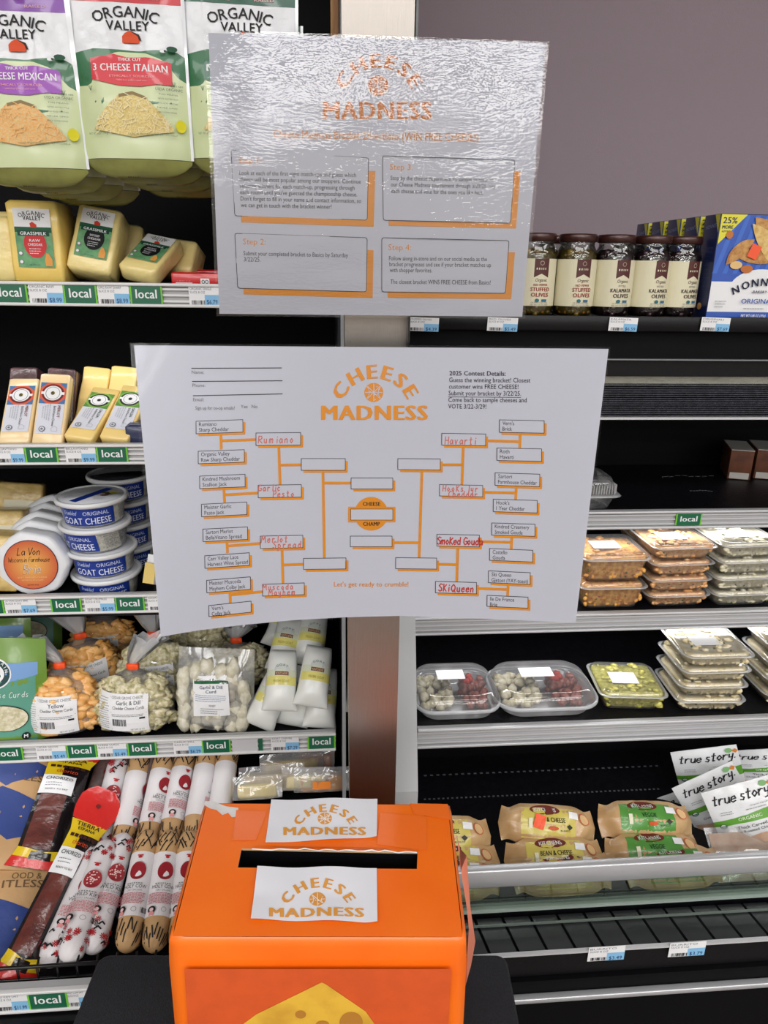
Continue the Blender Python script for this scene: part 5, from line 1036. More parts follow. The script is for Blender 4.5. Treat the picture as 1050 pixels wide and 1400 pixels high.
# white cheese logs
M_logw = mat('log_white', (230, 232, 228), .35, coat=.5, crough=.15, sss=.15); M_logy = mat('log_yellow', (222, 214, 120), .35, coat=.5)
def clog(label):
    o = thing('cheese_log', label, 'cheese', group='white cheese logs with yellow bands'); b = MB(); L_ = .105; rings = []
    prof = [(0, 1.15, .10), (.03, 1.14, .25), (.10, 1.1, .68), (.22, 1.02, .95), (.5, 1.0, 1.0), (.78, .95, .92), (.92, .9, .55), (1, .85, .1)]
    for t, kx, ky in prof: rings.append(([(.0265*kx*cos(2*pi*j/24), .0235*ky*sin(2*pi*j/24), t*L_) for j in range(24)], 0))
    b.loft(rings, M_logw, True); b.build('casing', o); kxf, kyf = interp([(t, a) for t, a, c in prof]), interp([(t, c) for t, a, c in prof])
    def fn(u, v, w_):
        t = v/L_; a = u/.026; return ((.0265*kxf(t)+w_)*sin(a), -(.0235*kyf(t)+w_)*cos(a), v)
    p = Print(fn, step=.0002); p.w = .0006; p.rect(-.030, .040, .030, .055, M_logy, 12, 3); p.rect(-.030, .055, .030, .066, C_(210, 214, 190), 12, 2); p.w += .0003; p.disc(0, .066, .013, C_(200, 206, 200), 18, ry=.010); p.w += .0002; p.rect(-.011, .056, .011, .0625, C_(110, 62, 50), 4, 1); p.text('MONTCHEVRE', 0, .057, .004, C_(226, 200, 160), width=.019); p.arc('GOAT', 0, .058, .014, -30, 30, .004, C_(90, 110, 120)); p.text('FRESH GOAT', 0, .044, .0045, C_(170, 150, 60), width=.026); p.build('band', o); return o
proto = clog('front left white log, leaning, at the shelf edge')
spots = [((352, 1000), (388, 920), 1.06, 1.12, None), ((398, 1001), (408, 950), 1.075, 1.11, 'white log standing low between the two upper ones'), ((436, 997), (443, 925), 1.06, 1.12, 'front right white log at the shelf edge'), ((382, 972), (386, 908), 1.045, 1.10, 'upper left white log resting on the front row'), ((424, 966), (434, 903), 1.045, 1.10, 'upper right white log resting on the front row'),
         ((384, 917), (394, 868), 1.14, 1.19, 'white log behind the upper left one'), ((420, 910), (428, 862), 1.14, 1.19, 'white log behind the upper right one'), ((418, 876), (426, 838), 1.22, 1.27, 'topmost white log at the very back'), ((376, 885), (388, 850), 1.24, 1.28, 'dim white log at the back left of the log pile'), ((490, 988), (496, 915), 1.10, 1.15, 'white log just behind the steel post edge')]
for i, (a_, c_, ya, yb2, lab) in enumerate(spots):
    o = proto if i == 0 else copy_tree(proto, None, lab); A_ = P(*a_, ya); B_ = P(*c_, yb2); along(o, A_, B_, (.1, -.2, .15, .0, .12, -.1, .1, .2, 0, .3)[i])
    if i in (0, 1, 2, 9): rest(o, zs)

# ------------------------------------------------------------------ sausage bin
M_kraft = mat('kraft_paper', (196, 156, 108), .6, bump=.35, bscale=60, var=.12, vscale=15); M_swhite = mat('salami_white', (218, 214, 216), .45, bump=.3, bscale=55); M_sred = C_(170, 30, 38)
def salami(label, kind, spin=0.0):
    kiev = kind == 'kiev'; o = thing('salami', label, 'salami', group='white paper wrapped salami with red flowers' if kiev else 'salami with kraft zebra paper ends'); L_, R_ = .185, .0198; b = MB()
    prof = [(0, .25), (.02, .62), (.06, .9), (.12, 1), (.9, 1), (.96, .82), (1, .35)]; pf = interp(prof)
    def ring(t, k=0): return ([(R_*(pf(t)+k)*(1+(.06*sin(j*5.1+t*30) if t < .14 or t > .88 else .008*sin(j*3+t*50)))*cos(2*pi*j/28), R_*(pf(t)+k)*(1+(.05*cos(j*4.3+t*25) if t < .14 or t > .88 else 0))*sin(2*pi*j/28), t*L_) for j in range(28)], 0)
    zones = [(0, .24, M_swhite if kiev else M_kraft), (.24, .76, M_swhite), (.76, 1, M_swhite if kiev else M_kraft)]
    b.loft([ring(t) for t in (0, .02, .06, .12, .18, .24, .5, .76, .82, .9, .96, 1)], M_swhite if kiev else M_kraft, True); b.build('casing', o)
    fn = lambda u, v, w_: ((lambda a, q: (q*sin(a), -q*cos(a), v))(u/R_+spin, R_*pf(v/L_)+w_))
    p = Print(fn, step=.0002); p.w = .0005
    if not kiev: p.rect(-.062, .24*L_, .062, .77*L_, M_swhite, 36, 6); p.w += .0003
    rnd = random.Random(len(label)); bk = C_(28, 26, 28)
    if kiev:
        for k in range(40):
            v = (rnd.uniform(.06, .24) if k % 2 else rnd.uniform(.80, .97))*L_; u = rnd.uniform(-.045, .045)
            if k % 3: 
                for a in range(0, 8): p.line([(u+.0012*cos(a*pi/4), v+.0012*sin(a*pi/4)), (u+.0042*cos(a*pi/4), v+.0042*sin(a*pi/4))], .0013, M_sred)
            else: p.line([(u-.004, v-.002), (u, v+.002), (u+.004, v-.001)], .0022, bk)
    else:
        for k in range(54):
            v = (rnd.uniform(.06, .20) if k % 2 else rnd.uniform(.82, .95))*L_; u = -.06+k*.0022; sg = rnd.choice((-1, 1, 1))*(.4 if k % 2 else 1.2)
            p.line([(u-sg*.003, v-.008), (u, v), (u+sg*.004, v+.008)], .0018, bk)
        for k in range(10): p.disc(rnd.uniform(-.05, .05), rnd.uniform(.8, .95)*L_, .0012, bk, 8)
    p.disc(.002, .60*L_, .0115, C_(150, 44, 50) if kiev else C_(140, 22, 34), 24, ry=.014); p.w += .0002
    if kiev:
        for k in range(26): a = rnd.uniform(0, 6.3); q = rnd.uniform(0, .9); p.disc(.002+.0105*q*cos(a), .60*L_+.013*q*sin(a), .0011, C_(230, 190, 186), 7)
    p.disc(.002, .715*L_, .003, M_sred, 8, ry=.002); p.rect(-.002, .725*L_, .006, .735*L_, M_sred)
    p.lines(-.010, .487*L_, .014, .50*L_, 1, .0016, M_grey, .9); p.text('WILD KIEV' if kiev else 'HOLY COW', .002, .455*L_, .0052, bk, width=.032, bold=.005); p.text('DRY SALAMI', .002, .43*L_, .0028, M_grey, width=.02)
    p.lines(-.018, .33*L_, .022, .42*L_, 8, .0011, C_(190, 110, 116), .8, 4); p.disc(-.010, .285*L_, .0055, bk, 14); p.w += .0002; p.disc(-.010, .285*L_, .0028, C_(220, 190, 190), 10); p.poly([(-.013, .27*L_), (-.013, .235*L_), (-.010, .245*L_), (-.007, .235*L_), (-.007, .27*L_)], C_(214, 140, 140)); p.ring(.006, .285*L_, .003, .0036, M_grey, 14); p.bars(.015, .262*L_, .028, .305*L_, bk, 9); p.build('wrapper_print', o); return o
sal = [('kiev', (64, 1322), (119, 1196), .815, .945, .25, 'flower wrapped salami at the far left of the front row'), ('kiev', (98, 1320), (143, 1186), .815, .955, -.3, 'flower wrapped salami second from left in the front row'), ('kiev', (124, 1304), (163, 1166), .825, .97, .12, 'flower wrapped salami third in the front row, largest red slice picture'),
       ('cow', (172, 1302), (199, 1160), .825, .97, -.35, 'kraft ended salami fourth in the front row'), ('cow', (209, 1302), (229, 1160), .825, .97, 0, 'kraft ended salami in the front row beside the orange box'), ('cow', (246, 1300), (258, 1160), .825, .97, 0, 'kraft ended salami in the front row mostly behind the orange box'),
       ('kiev', (128, 1180), (157, 1066), .985, 1.11, 0, 'flower wrapped salami at the left of the back row'), ('cow', (163, 1170), (187, 1062), .985, 1.11, 1.2, 'kraft ended salami in the back row with its barcode showing'), ('cow', (198, 1165), (221, 1056), .985, 1.115, .45, 'kraft ended salami third in the back row'),
       ('cow', (229, 1160), (249, 1056), .985, 1.115, .35, 'kraft ended salami fourth in the back row'), ('cow', (262, 1155), (281, 1049), .985, 1.12, 1.3, 'kraft ended salami in the back row above the torn box corner'), ('cow', (293, 1150), (309, 1047), .985, 1.12, 1.9, 'rightmost salami of the back row')]
for kind, a_, c_, ya, yb2, sp, lab in sal:
    o = along(salami(lab, kind, sp), P(*a_, ya), P(*c_, yb2))
    if 'second from left' in lab: o.location.z += .020; o.location.y -= .012
for i, (x, y) in enumerate(((170, 1040), (205, 1036), (140, 1050))):
    o = thing('salami', 'dim dark salami end at the very back of the bin, %s one' % ('middle', 'rightmost', 'leftmost')[i], 'salami'); b = MB(); b.lathe([(.008, 0), (.019, .01), (.02, .13), (.010, .15)], mat('dark_salami', (96, 70, 66), .5, var=.5, vscale=90), 20); b.build('casing', o); along(o, P(x-12, y+50, 1.09), P(x+8, y-12, 1.17))
# chorizo packs
M_cred = mat('chorizo_red', (206, 34, 30), .28, coat=.7, crough=.1, bump=.4, bscale=40); M_cyel = mat('chorizo_yellow', (222, 190, 30), .3, coat=.6); M_cdark = mat('chorizo_black', (26, 20, 22), .25, coat=.8, bump=.4, bscale=40); M_saus = mat('chorizo_meat', (104, 50, 42), .3, coat=.8, crough=.1, bump=.5, bscale=60, rgb2=(80, 34, 32), vscale=40)
def chorizo(label, w=.060, L_=.30, long=True):
    o = thing('chorizo_pack', label, 'sausage', group='red and yellow chorizo packs'); s = Soft(w, L_, .014, gv=((0, .1), (.06, .6), (.15, 1), (.6, 1), (.72, .5), (.8, .15), (1, .05)), gw=((0, 1.15), (.12, .9), (.6, .85), (.74, .85), (.85, 1.2), (.93, 1.2), (.98, .9), (1, .55)), p=2.2, wr=.0025, fr=40, seed=2)
    b = MB(); s.body(b, M_cdark, 16, 40); b.build('pouch_body', o)
    p = Print(lambda u, v, w_: s.F(u, v, w_), step=.0002); z_ = lambda a, c, m, u0=-.5, u1=.5: s.zone(p, ((u0, c), (u1, c)), ((u0, a), (u1, a)), m, 10, 6)
    s.zone(p, ((-.42, .62), (.15, .62)), ((-.42, .12), (.15, .12)), M_saus, 8, 20); s.zone(p, ((-.5, 1), (.5, 1)), ((-.5, .80), (.5, .78)), M_cred, 12, 6); z_(.725, .795, M_cyel); z_(.60, .73, M_cyel, -.5, -.1)
    s.zone(p, ((-.5, .13), (0, .10), (.5, .13)), ((-.5, .07), (0, .05), (.5, .07)), M_cyel, 10, 2); s.zone(p, ((-.5, .07), (0, .05), (.5, .07)), ((-.5, 0), (.5, 0)), M_cred, 10, 3); z_(.05, .10, M_cdark, -.2, .2)
    z_(.50, .64, M_white, -.5, .25); p.w += .0003; p.text('TIERRA', 0, .765*L_, .0065, C_(60, 20, 20), width=w*.7, bold=.02); p.text('ESPANA', 0, .742*L_, .005, M_cdark, width=w*.55, bold=.02)
    for k in range(6): p.rect(-w*.42+k*w*.14, .70*L_, -w*.42+k*w*.14+w*.11, .718*L_, C_(60, 26, 20)); 
    p.text('CHORIZO', -w*.12, .60*L_, .0065, M_black, width=w*.62, bold=.01); p.lines(-w*.4, .55*L_, w*.1, .585*L_, 2, .0012, M_grey); p.text('READY TO EAT', -w*.12, .525*L_, .003, M_black, width=w*.5, bold=.01); p.disc(0, .89*L_, w*.06, C_(110, 30, 24), 10); p.text('chorizo', 0, .66*L_, .008, C_(190, 60, 20), width=w*.5, bold=.01); p.build('print', o); return o
fc = chorizo('front chorizo pack lying diagonally with a bright red top'); along(fc, P(20, 1378, .800), P(131, 1146, 1.02), .05); fc.location.z += .044; fc.location.y += .004
bc_ = copy_tree(fc, None, 'upright chorizo pack behind, darker red top under the curd shelf'); bc_.scale = (1.45, 1, .80); along(bc_, P(50, 1195, .97), P(103, 1032, 1.15), .0); bc_.location.z += .01
# kraft bags at the left edge
M_kblue = mat('kraft_blue', (40, 62, 128), .55, bump=.3, bscale=60)
def kbag(label):
    o = thing('kraft_bag', label, 'sausage', group='kraft and blue snack bags'); s = Soft(.11, .20, .014, gv=((0, .5), (.1, 1), (.7, .9), (1, .03)), p=2.4, wr=.003, seed=3); b = MB(); s.body(b, M_kraft, 16, 20); b.build('bag', o)
    p = Print(lambda u, v, w_: s.F(u, v, w_), step=.0002); s.zone(p, ((-.5, .72), (.0, .62), (.5, .52)), ((-.5, .40), (.0, .22), (.5, .30)), M_kblue, 12, 6); p.w += .0003
    p.text('OOD &', .018, .160, .010, C_(110, 84, 60), width=.046); p.text('ITLESS', .014, .146, .012, C_(110, 84, 60), width=.062, bold=.01); p.line([(-.02, .136), (.05, .135)], .0004, C_(110, 84, 60)); p.disc(.028, .189, .003, C_(120, 90, 60), 10); p.build('print', o); return o
k1 = kbag('front kraft bag with a blue band at the lower left frame edge'); along(k1, P(-10, 1385, .81), P(22, 1205, .97), 0); k1.location.z += .022; k1.location.y += .012
k2 = copy_tree(k1, None, 'middle kraft and blue bag behind the front kraft bag'); along(k2, P(-2, 1190, .965), P(24, 1090, 1.07), .0)
k3 = copy_tree(k1, None, 'rearmost kraft and blue bag at the left under the curd shelf'); along(k3, P(20, 1120, 1.05), P(40, 1045, 1.12), .2); k3.scale.z = .8
# cheese packs at the right of the bin, behind the box
M_pk = film('pack_film', rough=.1, refl=.08, bump=.5, bscale=50, haze=.12)
for i, (x, y, w_, h_, Yp, m, rz, lab) in enumerate(((372, 1082, .095, .035, 1.06, M_parm, .2, 'clear wrapped cream cheese wedge pack above the box, left'), (418, 1080, .07, .03, 1.05, M_ch2, -.1, 'small cream block in clear film just above the ballot box'), (440, 1082, .080, .032, 1.05, mat('orange_cheese_pack', (226, 160, 70), .4, coat=.5), .0, 'pack of orange and cream cheese beside the steel post'),
     (400, 1058, .10, .03, 1.12, M_parm, .25, 'cream wedge pack lying higher behind the other packs'), (428, 1050, .07, .035, 1.15, mat('smoked_pack', (170, 96, 50), .4, coat=.6, var=.4, vscale=50), -.3, 'brownish smoked cheese pack beneath the curd shelf'), (352, 1092, .07, .03, 1.04, M_ch2, .1, 'cream pack at the left end of the film wrapped packs'))):
    o = thing('cheese_pack', lab, 'cheese', group='film wrapped cheese packs behind the ballot box'); b = MB(); rockblock(b, w_, h_*.8, .05, m, i, .003, .004); b.build('cheese', o)
    s = Soft(w_*1.25, h_*1.3, .010, gv=((0, .6), (.5, 1), (1, .1)), wr=.004, fr=50, seed=i); b = MB(); s.body(b, M_pk, 12, 8); b.build('film', o)
    if i in (2, 4): b = MB(); b.box(-w_*.2, w_*.2, -.012, -.011, h_*.2, h_*.6, C_(236, 136, 50)); b.build('label', o)
    q = P(x, y, Yp); o.location = q; o.rotation_euler = (-.5, rz*.5, rz)
o = thing('bin_riser', 'dark riser shelf under the film wrapped packs in the sausage bin', 'shelf', (P(390, 1100, 1.1).x, 1.03, SH['L5'][1]-.03)); b = MB(); q = P(395, 1098, 1.05); b.box(-.12, XLe-.006-o.location.x, 0, .19, 0, q.z-o.location.z-.012, M_blk); b.build('riser', o)
# ------------------------------------------------------------------ olive jars
M_glass = film('jar_glass', (235, 240, 235), rough=.03, refl=.03, edge=.8); M_lid = mat('jar_lid_brown', (66, 34, 30), .35, metal=.3, coat=.4); M_lab = mat('jar_label', (222, 216, 186), .5)
M_olg = mat('olive_green', (128, 104, 36), .3, coat=.6, rgb2=(96, 74, 26), vscale=80); M_olk = mat('olive_dark', (44, 20, 28), .25, coat=.7); M_brine_g = mat('brine_green', (92, 74, 24), .3, coat=.5); M_brine_k = mat('brine_dark', (34, 18, 22), .3, coat=.5)
def jar(label, kal):
    o = thing('olive_jar', label, 'jar', group='olive jars on the black top shelf'); R_ = .0345; b = MB()
    b.lathe([(.026, .0), (.032, .002), (R_, .008), (R_, .098), (.0325, .108), (.0285, .116), (.0285, .124)], M_glass, 36, caps=(True, False)); b.build('glass', o)
    b = MB(); b.lathe([(.025, .002), (.031, .006), (.0325, .012), (.0325, .097), (.030, .106), (.026, .110), (0, .110)], M_brine_k if kal else M_brine_g, 28); rnd = random.Random(3)
    for k in range(44): a = rnd.uniform(0, 2*pi); z = rnd.choice((rnd.uniform(.006, .02), rnd.uniform(.095, .106))); b.blob((.0275*cos(a), .0275*sin(a), z), .007, .007, .006, M_olk if kal else M_olg, k, .1, 8)
    if not kal:
        for k in range(6): a = -pi/2+(k-3)*.35; b.blob((.0308*cos(a), .0308*sin(a), .008), .003, .002, .0025, C_(196, 120, 40), k, .1, 6)
    b.build('olives', o, kind='stuff')
    b = MB(); n = 60; b.lathe([(.0300, .1215), (.0318, .1222), (.0320, .1290), (.0318, .1330), (.0300, .1345), (.0285, .1342), (0, .1338)], M_lid, 40); b.build('lid', o, label='dark brown metal lid')
    p = Print(round_front(R_+.0004, a0=.25 if kal else .05), step=.00015); H0, H1 = .018, .094
    p.rect(-.052, H0, .052, H1, M_lab, 30, 1); p.w += .0002
    br = mat('label_brown', (82, 36, 34), .5)
    p.add([p.fn(a_, c_, p.w) for a_, c_ in ((-.0125, H1), (-.00625, H1), (0, H1), (.00625, H1), (.0125, H1), (-.0125, H1-.030), (-.00625, H1-.027), (0, H1-.024), (.00625, H1-.027), (.0125, H1-.030))], [(0, 5, 6, 1), (1, 6, 7, 2), (2, 7, 8, 3), (3, 8, 9, 4)], br); p.w += .0002
    p.lines(-.009, H1-.018, .009, H1-.014, 1, .003, M_lab, 1); p.ring(0, H1-.007, .003, .0034, M_lab, 12)
    p.text('Organic', 0, H1-.0365, .0052, C_(80, 50, 40), width=.020, slant=.2)
    if kal: p.text('PITTED', 0, H1-.0435, .0032, M_grey, width=.013); p.text('KALAMATA', 0, H1-.0520, .0060, C_(60, 34, 40), width=.038, bold=.03); p.text('OLIVES', 0, H1-.0608, .0062, C_(60, 34, 40), width=.028, bold=.03)
    else: p.text('RED PEPPER', 0, H1-.0435, .0034, C_(150, 40, 36), width=.024, bold=.02); p.text('STUFFED', 0, H1-.0520, .0062, C_(150, 40, 36), width=.033, bold=.03); p.text('OLIVES', 0, H1-.0608, .0062, C_(150, 40, 36), width=.030, bold=.03)
    p.disc(-.0045, H1-.067, .0036, C_(50, 110, 120), 14, ry=.003); p.rect(.003, H1-.069, .012, H1-.065, C_(60, 110, 140)); p.text('DR WT 6.0 OZ (170g)', 0, H0+.0045, .0022, M_grey, width=.028); p.text('NET WT 9.5 OZ (270g)', 0, H0+.001, .0022, M_grey, width=.030); p.build('label', o); return o
jg = jar('stuffed olive jar with green contents right beside the upper sign', False); jk = jar('dark kalamata jar standing right next to the stuffed olives', True)
zj = z1-.004
for i, (px_, pr, lab) in enumerate(((727, jg, None), (781, jg, 'stuffed olive jar with green contents, second from the upper sign'), (832, jk, None), (882, jk, 'middle one of the three dark kalamata olive jars'), (925, jk, 'dark kalamata jar nearest the blue biscotti boxes'))):
    o = pr if lab is None else copy_tree(pr, None, lab); q = P(px_, 425, Y1+.045); o.location = (q.x, Y1+.045+(0, 0, 0, .004, .012)[i], zj+.0005); o.rotation_euler = (0, 0, (0, .05, -.1, -.02, .08)[i])
for px_, lab in ((752, 'stuffed olive jar in the second row behind the front stuffed ones'), (852, 'dark kalamata jar in the second row between the front ones')):
    o = copy_tree(jg if px_ < 800 else jk, None, lab); q = P(px_, 415, Y1+.125); o.location = (q.x, Y1+.125, zj+.0005)
# ------------------------------------------------------------------ biscotti boxes
M_bb = mat('biscotti_blue', (38, 84, 180), .35, coat=.4, crough=.1); M_bn = mat('biscotti_navy', (26, 38, 84), .35, coat=.3)
W_, H_, D_ = .158, .170, .052
bx0 = thing('biscotti_box', 'blue biscotti box facing front with a yellow 25% MORE corner', 'box', group='blue biscotti boxes'); b = MB(); b.box(-W_/2, W_/2, 0, D_, 0, H_, M_bn, bev=.0012); b.build('carton', bx0)
p = Print(flat(), step=.0002); p.rect(-W_/2+.001, .001, W_/2-.001, H_-.001, M_bb); p.w += .0002
for k in range(9): x = -W_/2+.018*k; p.poly([(x, .075), (x+.008, .075), (x+.034 if x+.034 < W_/2-.002 else W_/2-.002, H_-.002), (x+.026 if x+.026 < W_/2-.004 else W_/2-.004, H_-.002)], mat('biscotti_stripe', (52, 104, 200), .35, coat=.4))
p.rect(-W_/2+.001, .012, W_/2-.001, .062, M_white); p.disc(.010, .050, .055, M_white, 40, ry=.033); p.w += .0002
cy_ = mat('corner_yellow', (226, 218, 60), .4); p.poly([(-W_/2+.001, H_-.001), (-W_/2+.001, H_-.048), (-W_/2+.046, H_-.001)], cy_); p.w += .0002
p.text('25%', -W_/2+.017, H_-.015, .0095, C_(30, 44, 90), width=.025, bold=.02); p.text('MORE', -W_/2+.014, H_-.0235, .0052, C_(30, 44, 90), width=.019, bold=.03); p.text('ALMOND', -W_/2+.012, H_-.029, .003, C_(30, 44, 90), width=.015)
M_bis = mat('biscuit', (206, 158, 96), .7, rgb2=(172, 118, 62), vscale=120); M_bis2 = mat('biscuit_crumb', (226, 196, 128), .7, rgb2=(206, 164, 92), vscale=140)
def lens(cx, cy, L_, h, a, m): return [(cx+L_*t*cos(a)-h*(1-abs(t)**2.4)*s_*sin(a), cy+L_*t*sin(a)+h*(1-abs(t)**2.4)*s_*cos(a)) for s_, ts in ((1, frange(1, -1, 14)), (-.55, frange(-1, 1, 14))) for t in ts]
for cx, cy, L_, h, a, m in ((-.036, .110, .030, .014, .75, M_bis), (-.010, .100, .034, .014, -.15, M_bis), (.052, .126, .062, .026, -.75, M_bis), (.020, .120, .060, .026, -.85, M_bis), (.014, .113, .056, .019, -.85, M_bis2)): p.w += .0001; p.poly(lens(cx, cy, L_, h, a, m), m)
p.w += .0002
for cx, cy, c in ((-.040, .089, (226, 190, 130)), (-.020, .083, (190, 112, 56)), (-.060, .137, (196, 120, 64))): p.disc(cx, cy, .011 if cy < .1 else .006, C_(*c), 16, ry=.0065)
for cx, cy, ch, a in zip([(-.034+.0155*k) for k in range(7)], (.046, .0535, .0575, .0588, .0578, .055, .049), "NONNI'S", (.42, .26, .12, 0, -.1, -.2, -.36)): p.text(ch, cx+.003, cy-.003, .0125, C_(24, 30, 58), ang=a, bold=.03)
p.text('-BAKERY-', .010, .044, .0042, C_(40, 50, 80), width=.030, bold=.02); p.text('ORIGINALI', .010, .0265, .0078, C_(40, 84, 168), width=.062, bold=.01); p.lines(-.015, .016, .035, .020, 1, .001, M_grey); p.lines(-.068, .018, -.048, .032, 3, .0012, M_grey); p.lines(.055, .018, .072, .032, 3, .0012, M_grey)
p.text('NET WT 6.88 OZ (195g)', .005, .004, .0045, M_white, width=.045, bold=.02); p.rect(-.022, .100, -.004, .122, mat('price_sticker', (246, 92, 50), .5), ang=-.35); p.build('front_print', bx0)
p = Print(lambda u, v, w_: (-W_/2-w_, D_-u, v), step=.0002); p.poly([(.035, H_-.001), (D_-.001, H_-.001), (D_-.001, H_-.030)], cy_); p.text("NONNI'S", .026, H_-.022, .006, C_(150, 160, 200), width=.034, ang=.1); p.disc(.026, .02, .008, M_bis, 14, ry=.006); p.lines(.01, .05, .045, .12, 10, .0012, C_(70, 80, 120)); p.build('side_print', bx0)
q = P(1022, 428, Y1+.012); bx0.location = (q.x+.004, Y1+.014, zj+.0005); bx0.rotation_euler = (0, 0, .0)
for k in range(1, 5): copy_tree(bx0, None, 'blue biscotti box standing %s behind the front one' % ('', 'directly', 'second', 'third', 'last')[k], (q.x+.004-.002*k, Y1+.014+.0665*k, zj+.0005))

# ------------------------------------------------------------------ deli containers
M_pet = film('clear_pet', rough=.08, refl=.05, edge=.7, haze=.06); M_pete = film('clear_pet_rim', rough=.12, refl=.16, edge=.8, haze=.30)
M_pasta = mat('orange_salad', (246, 190, 100), .5, coat=.3, rgb2=(206, 132, 52), vscale=110); M_pasta2 = mat('pink_salad', (248, 202, 142), .5, coat=.3, rgb2=(226, 156, 92), vscale=110); M_pale2 = mat('chicken_salad', (240, 234, 212), .5, coat=.3, rgb2=(212, 204, 164), vscale=110); M_mac = mat('pale_macaroni', (244, 232, 200), .5, coat=.3, rgb2=(222, 204, 150), vscale=90); M_yel = mat('yellow_salad', (222, 214, 120), .5, coat=.3, rgb2=(184, 180, 72), vscale=130)
M_bits = {'p': [C_(92, 96, 40), C_(170, 50, 40), C_(236, 186, 110)], 'w': [C_(92, 104, 50), C_(240, 236, 214), C_(120, 118, 70)], 'y': [C_(120, 130, 40), C_(232, 222, 120), C_(180, 170, 60)]}
def deli(label, w, d, h, cm, bits, group, name='deli_container', lab=True, fill=.93, seed=1, toplid=True):
    o = thing(name, label, 'food container', group=group); k0 = .80
    def rr(k, z, e=0): return (rrect(-w/2*k-e, w/2*k+e, d/2-d/2*k-e, d/2+d/2*k+e, .018*k, 4), z)
    b = MB(); b.loft([rr(k0-.03, 0), rr(k0, .003), rr(.86, h*.35), rr(.93, h*.78), rr(.95, h*.80)], M_pet, True, caps=(True, False)); b.build('base', o)
    b = MB(); n_ = 6; rings = [rr(k0-.06, .0025), rr(k0-.02, .006), rr(.84, h*.4), rr(.91, h*.76), rr(.87, h*(fill-.05)), rr(.45, h*(fill-.01)), rr(.1, h*(fill))]
    rings = [([(x*(1+.04*noise.noise(Vector((x*90, y*90, z*90+seed)))), y, z+.004*noise.noise(Vector((x*70+seed, y*70, i)))*(i > 3)) for x, y in r_], 0) if 0 else ([(x+.0015*noise.noise(Vector((x*160, y*160, z*99+seed))), y+.0015*noise.noise(Vector((y*160, x*160, z*99+seed))), z+(.004*noise.noise(Vector((x*70+seed, y*70, i*1.)))if i > 3 else 0)) for x, y in r_], 0) for i, (r_, z) in enumerate(rings)]
    b.loft(rings, cm, True); rnd = random.Random(seed); bm_ = M_bits[bits]
    for k in range(70):
        m = bm_[0] if k % 9 == 0 else bm_[1] if k % 17 == 3 else cm
        if k % 2: c = (rnd.uniform(-.40, .40)*w*.9, rnd.uniform(.10, .90)*d, h*(fill-.02)); sc = .35 if m is not cm else 1; r_ = (rnd.uniform(.006, .011)*sc, rnd.uniform(.005, .010)*sc, .004*max(sc, .8))
        else: t = rnd.uniform(.12, .75); k_ = lerp(k0, .92, t)*.965; c = (rnd.uniform(-.5, .5)*w*.84, d/2-d/2*k_, max(h*t, .0085)); sc = .5 if m is not cm else 1; r_ = (rnd.uniform(.004, .008)*sc, .003, rnd.uniform(.003, .006)*sc)
        b.blob(c, *r_, m, k+seed*100, .25, 6)
    b.build('salad', o, kind='stuff')
    b = MB(); b.loft([rr(.95, h*.79), rr(1.0, h*.79, .001), rr(1.01, h*.81, .001), rr(1.0, h*.835), rr(.95, h*.84)], M_pete, True, caps=(False, False)); b.build('rim', o)
    b = MB(); b.loft([rr(.95, h*.838), rr(.93, h*.93), rr(.90, h*.985), rr(.86, h), rr(.80, h*.985)], M_pet, True, caps=(False, True)); b.build('lid', o)
    if lab: b = MB(); b.box(-w*.26, w*.14, d*.30, d*.62, h*1.003, h*1.003+.0004, M_white); b.build('label', o, label='blank white paper label')
    return o
def stack(proto_args, px, Ys, z, n, names, rz=0.0, first_lab=True, gap=.0):
    w, d, h = proto_args[0:3]; X_ = P(px[0], px[1], Ys).x; z += .0006; rnd = random.Random(int(px[0]))
    for k in range(n):
        top = k == n-1; o = deli(names[k], *proto_args, lab=top, seed=k+int(px[0]) % 50)
        o.location = (X_+rnd.uniform(-.0015, .0015), Ys, z); o.rotation_euler = (0, 0, rz+rnd.uniform(-.02, .02)); z += h*1.0+.0012
Yr, ztr, zbr = SH['R4']; zs4 = ztr-.006
grp = 'clear deli tubs on the shelf below the empty one'
stack((.138, .125, .058, M_pasta, 'p', grp), (842, 800), Yr+.015, zs4, 2, ['lower of the two deep orange pasta salad tubs', 'upper of the two deep orange pasta salad tubs'], .0)
nm = ['lowest', 'second lowest', 'second from top', 'top']
stack((.132, .125, .0325, M_pasta2, 'p', grp), (934, 800), Yr+.017, zs4, 4, ['%s tub of the middle pinkish orange salad stack' % n_ for n_ in nm], .04)
stack((.134, .125, .0335, M_pale2, 'w', grp), (1024, 800), Yr+.015, zs4, 4, ['%s tub of the pale chicken salad stack at the right edge' % n_ for n_ in nm], .03)
stack((.134, .115, .048, M_pasta, 'p', grp), (905, 775), Yr+.165, zs4, 3, ['%s orange salad tub in the dim row behind' % n_ for n_ in ('lowest', 'middle', 'top')], .0)
stack((.134, .115, .048, M_pale2, 'w', grp), (990, 775), Yr+.17, zs4, 3, ['%s pale salad tub in the dim row behind' % n_ for n_ in ('lowest', 'middle', 'top')], .0)
Yr, ztr, zbr = SH['R5']; zs5 = ztr-.006; grp5 = 'clear deli tubs on the platter shelf'
stack((.138, .125, .0315, M_mac, 'w', grp5), (977, 950), Yr+.018, zs5, 4, ['%s macaroni salad tub of the front stack on the platter shelf' % n_ for n_ in nm], -.03)
stack((.138, .12, .0320, M_mac, 'w', grp5), (1095, 950), Yr+.03, zs5, 4, ['%s macaroni salad tub of the stack cut by the right frame edge' % n_ for n_ in nm], .0)
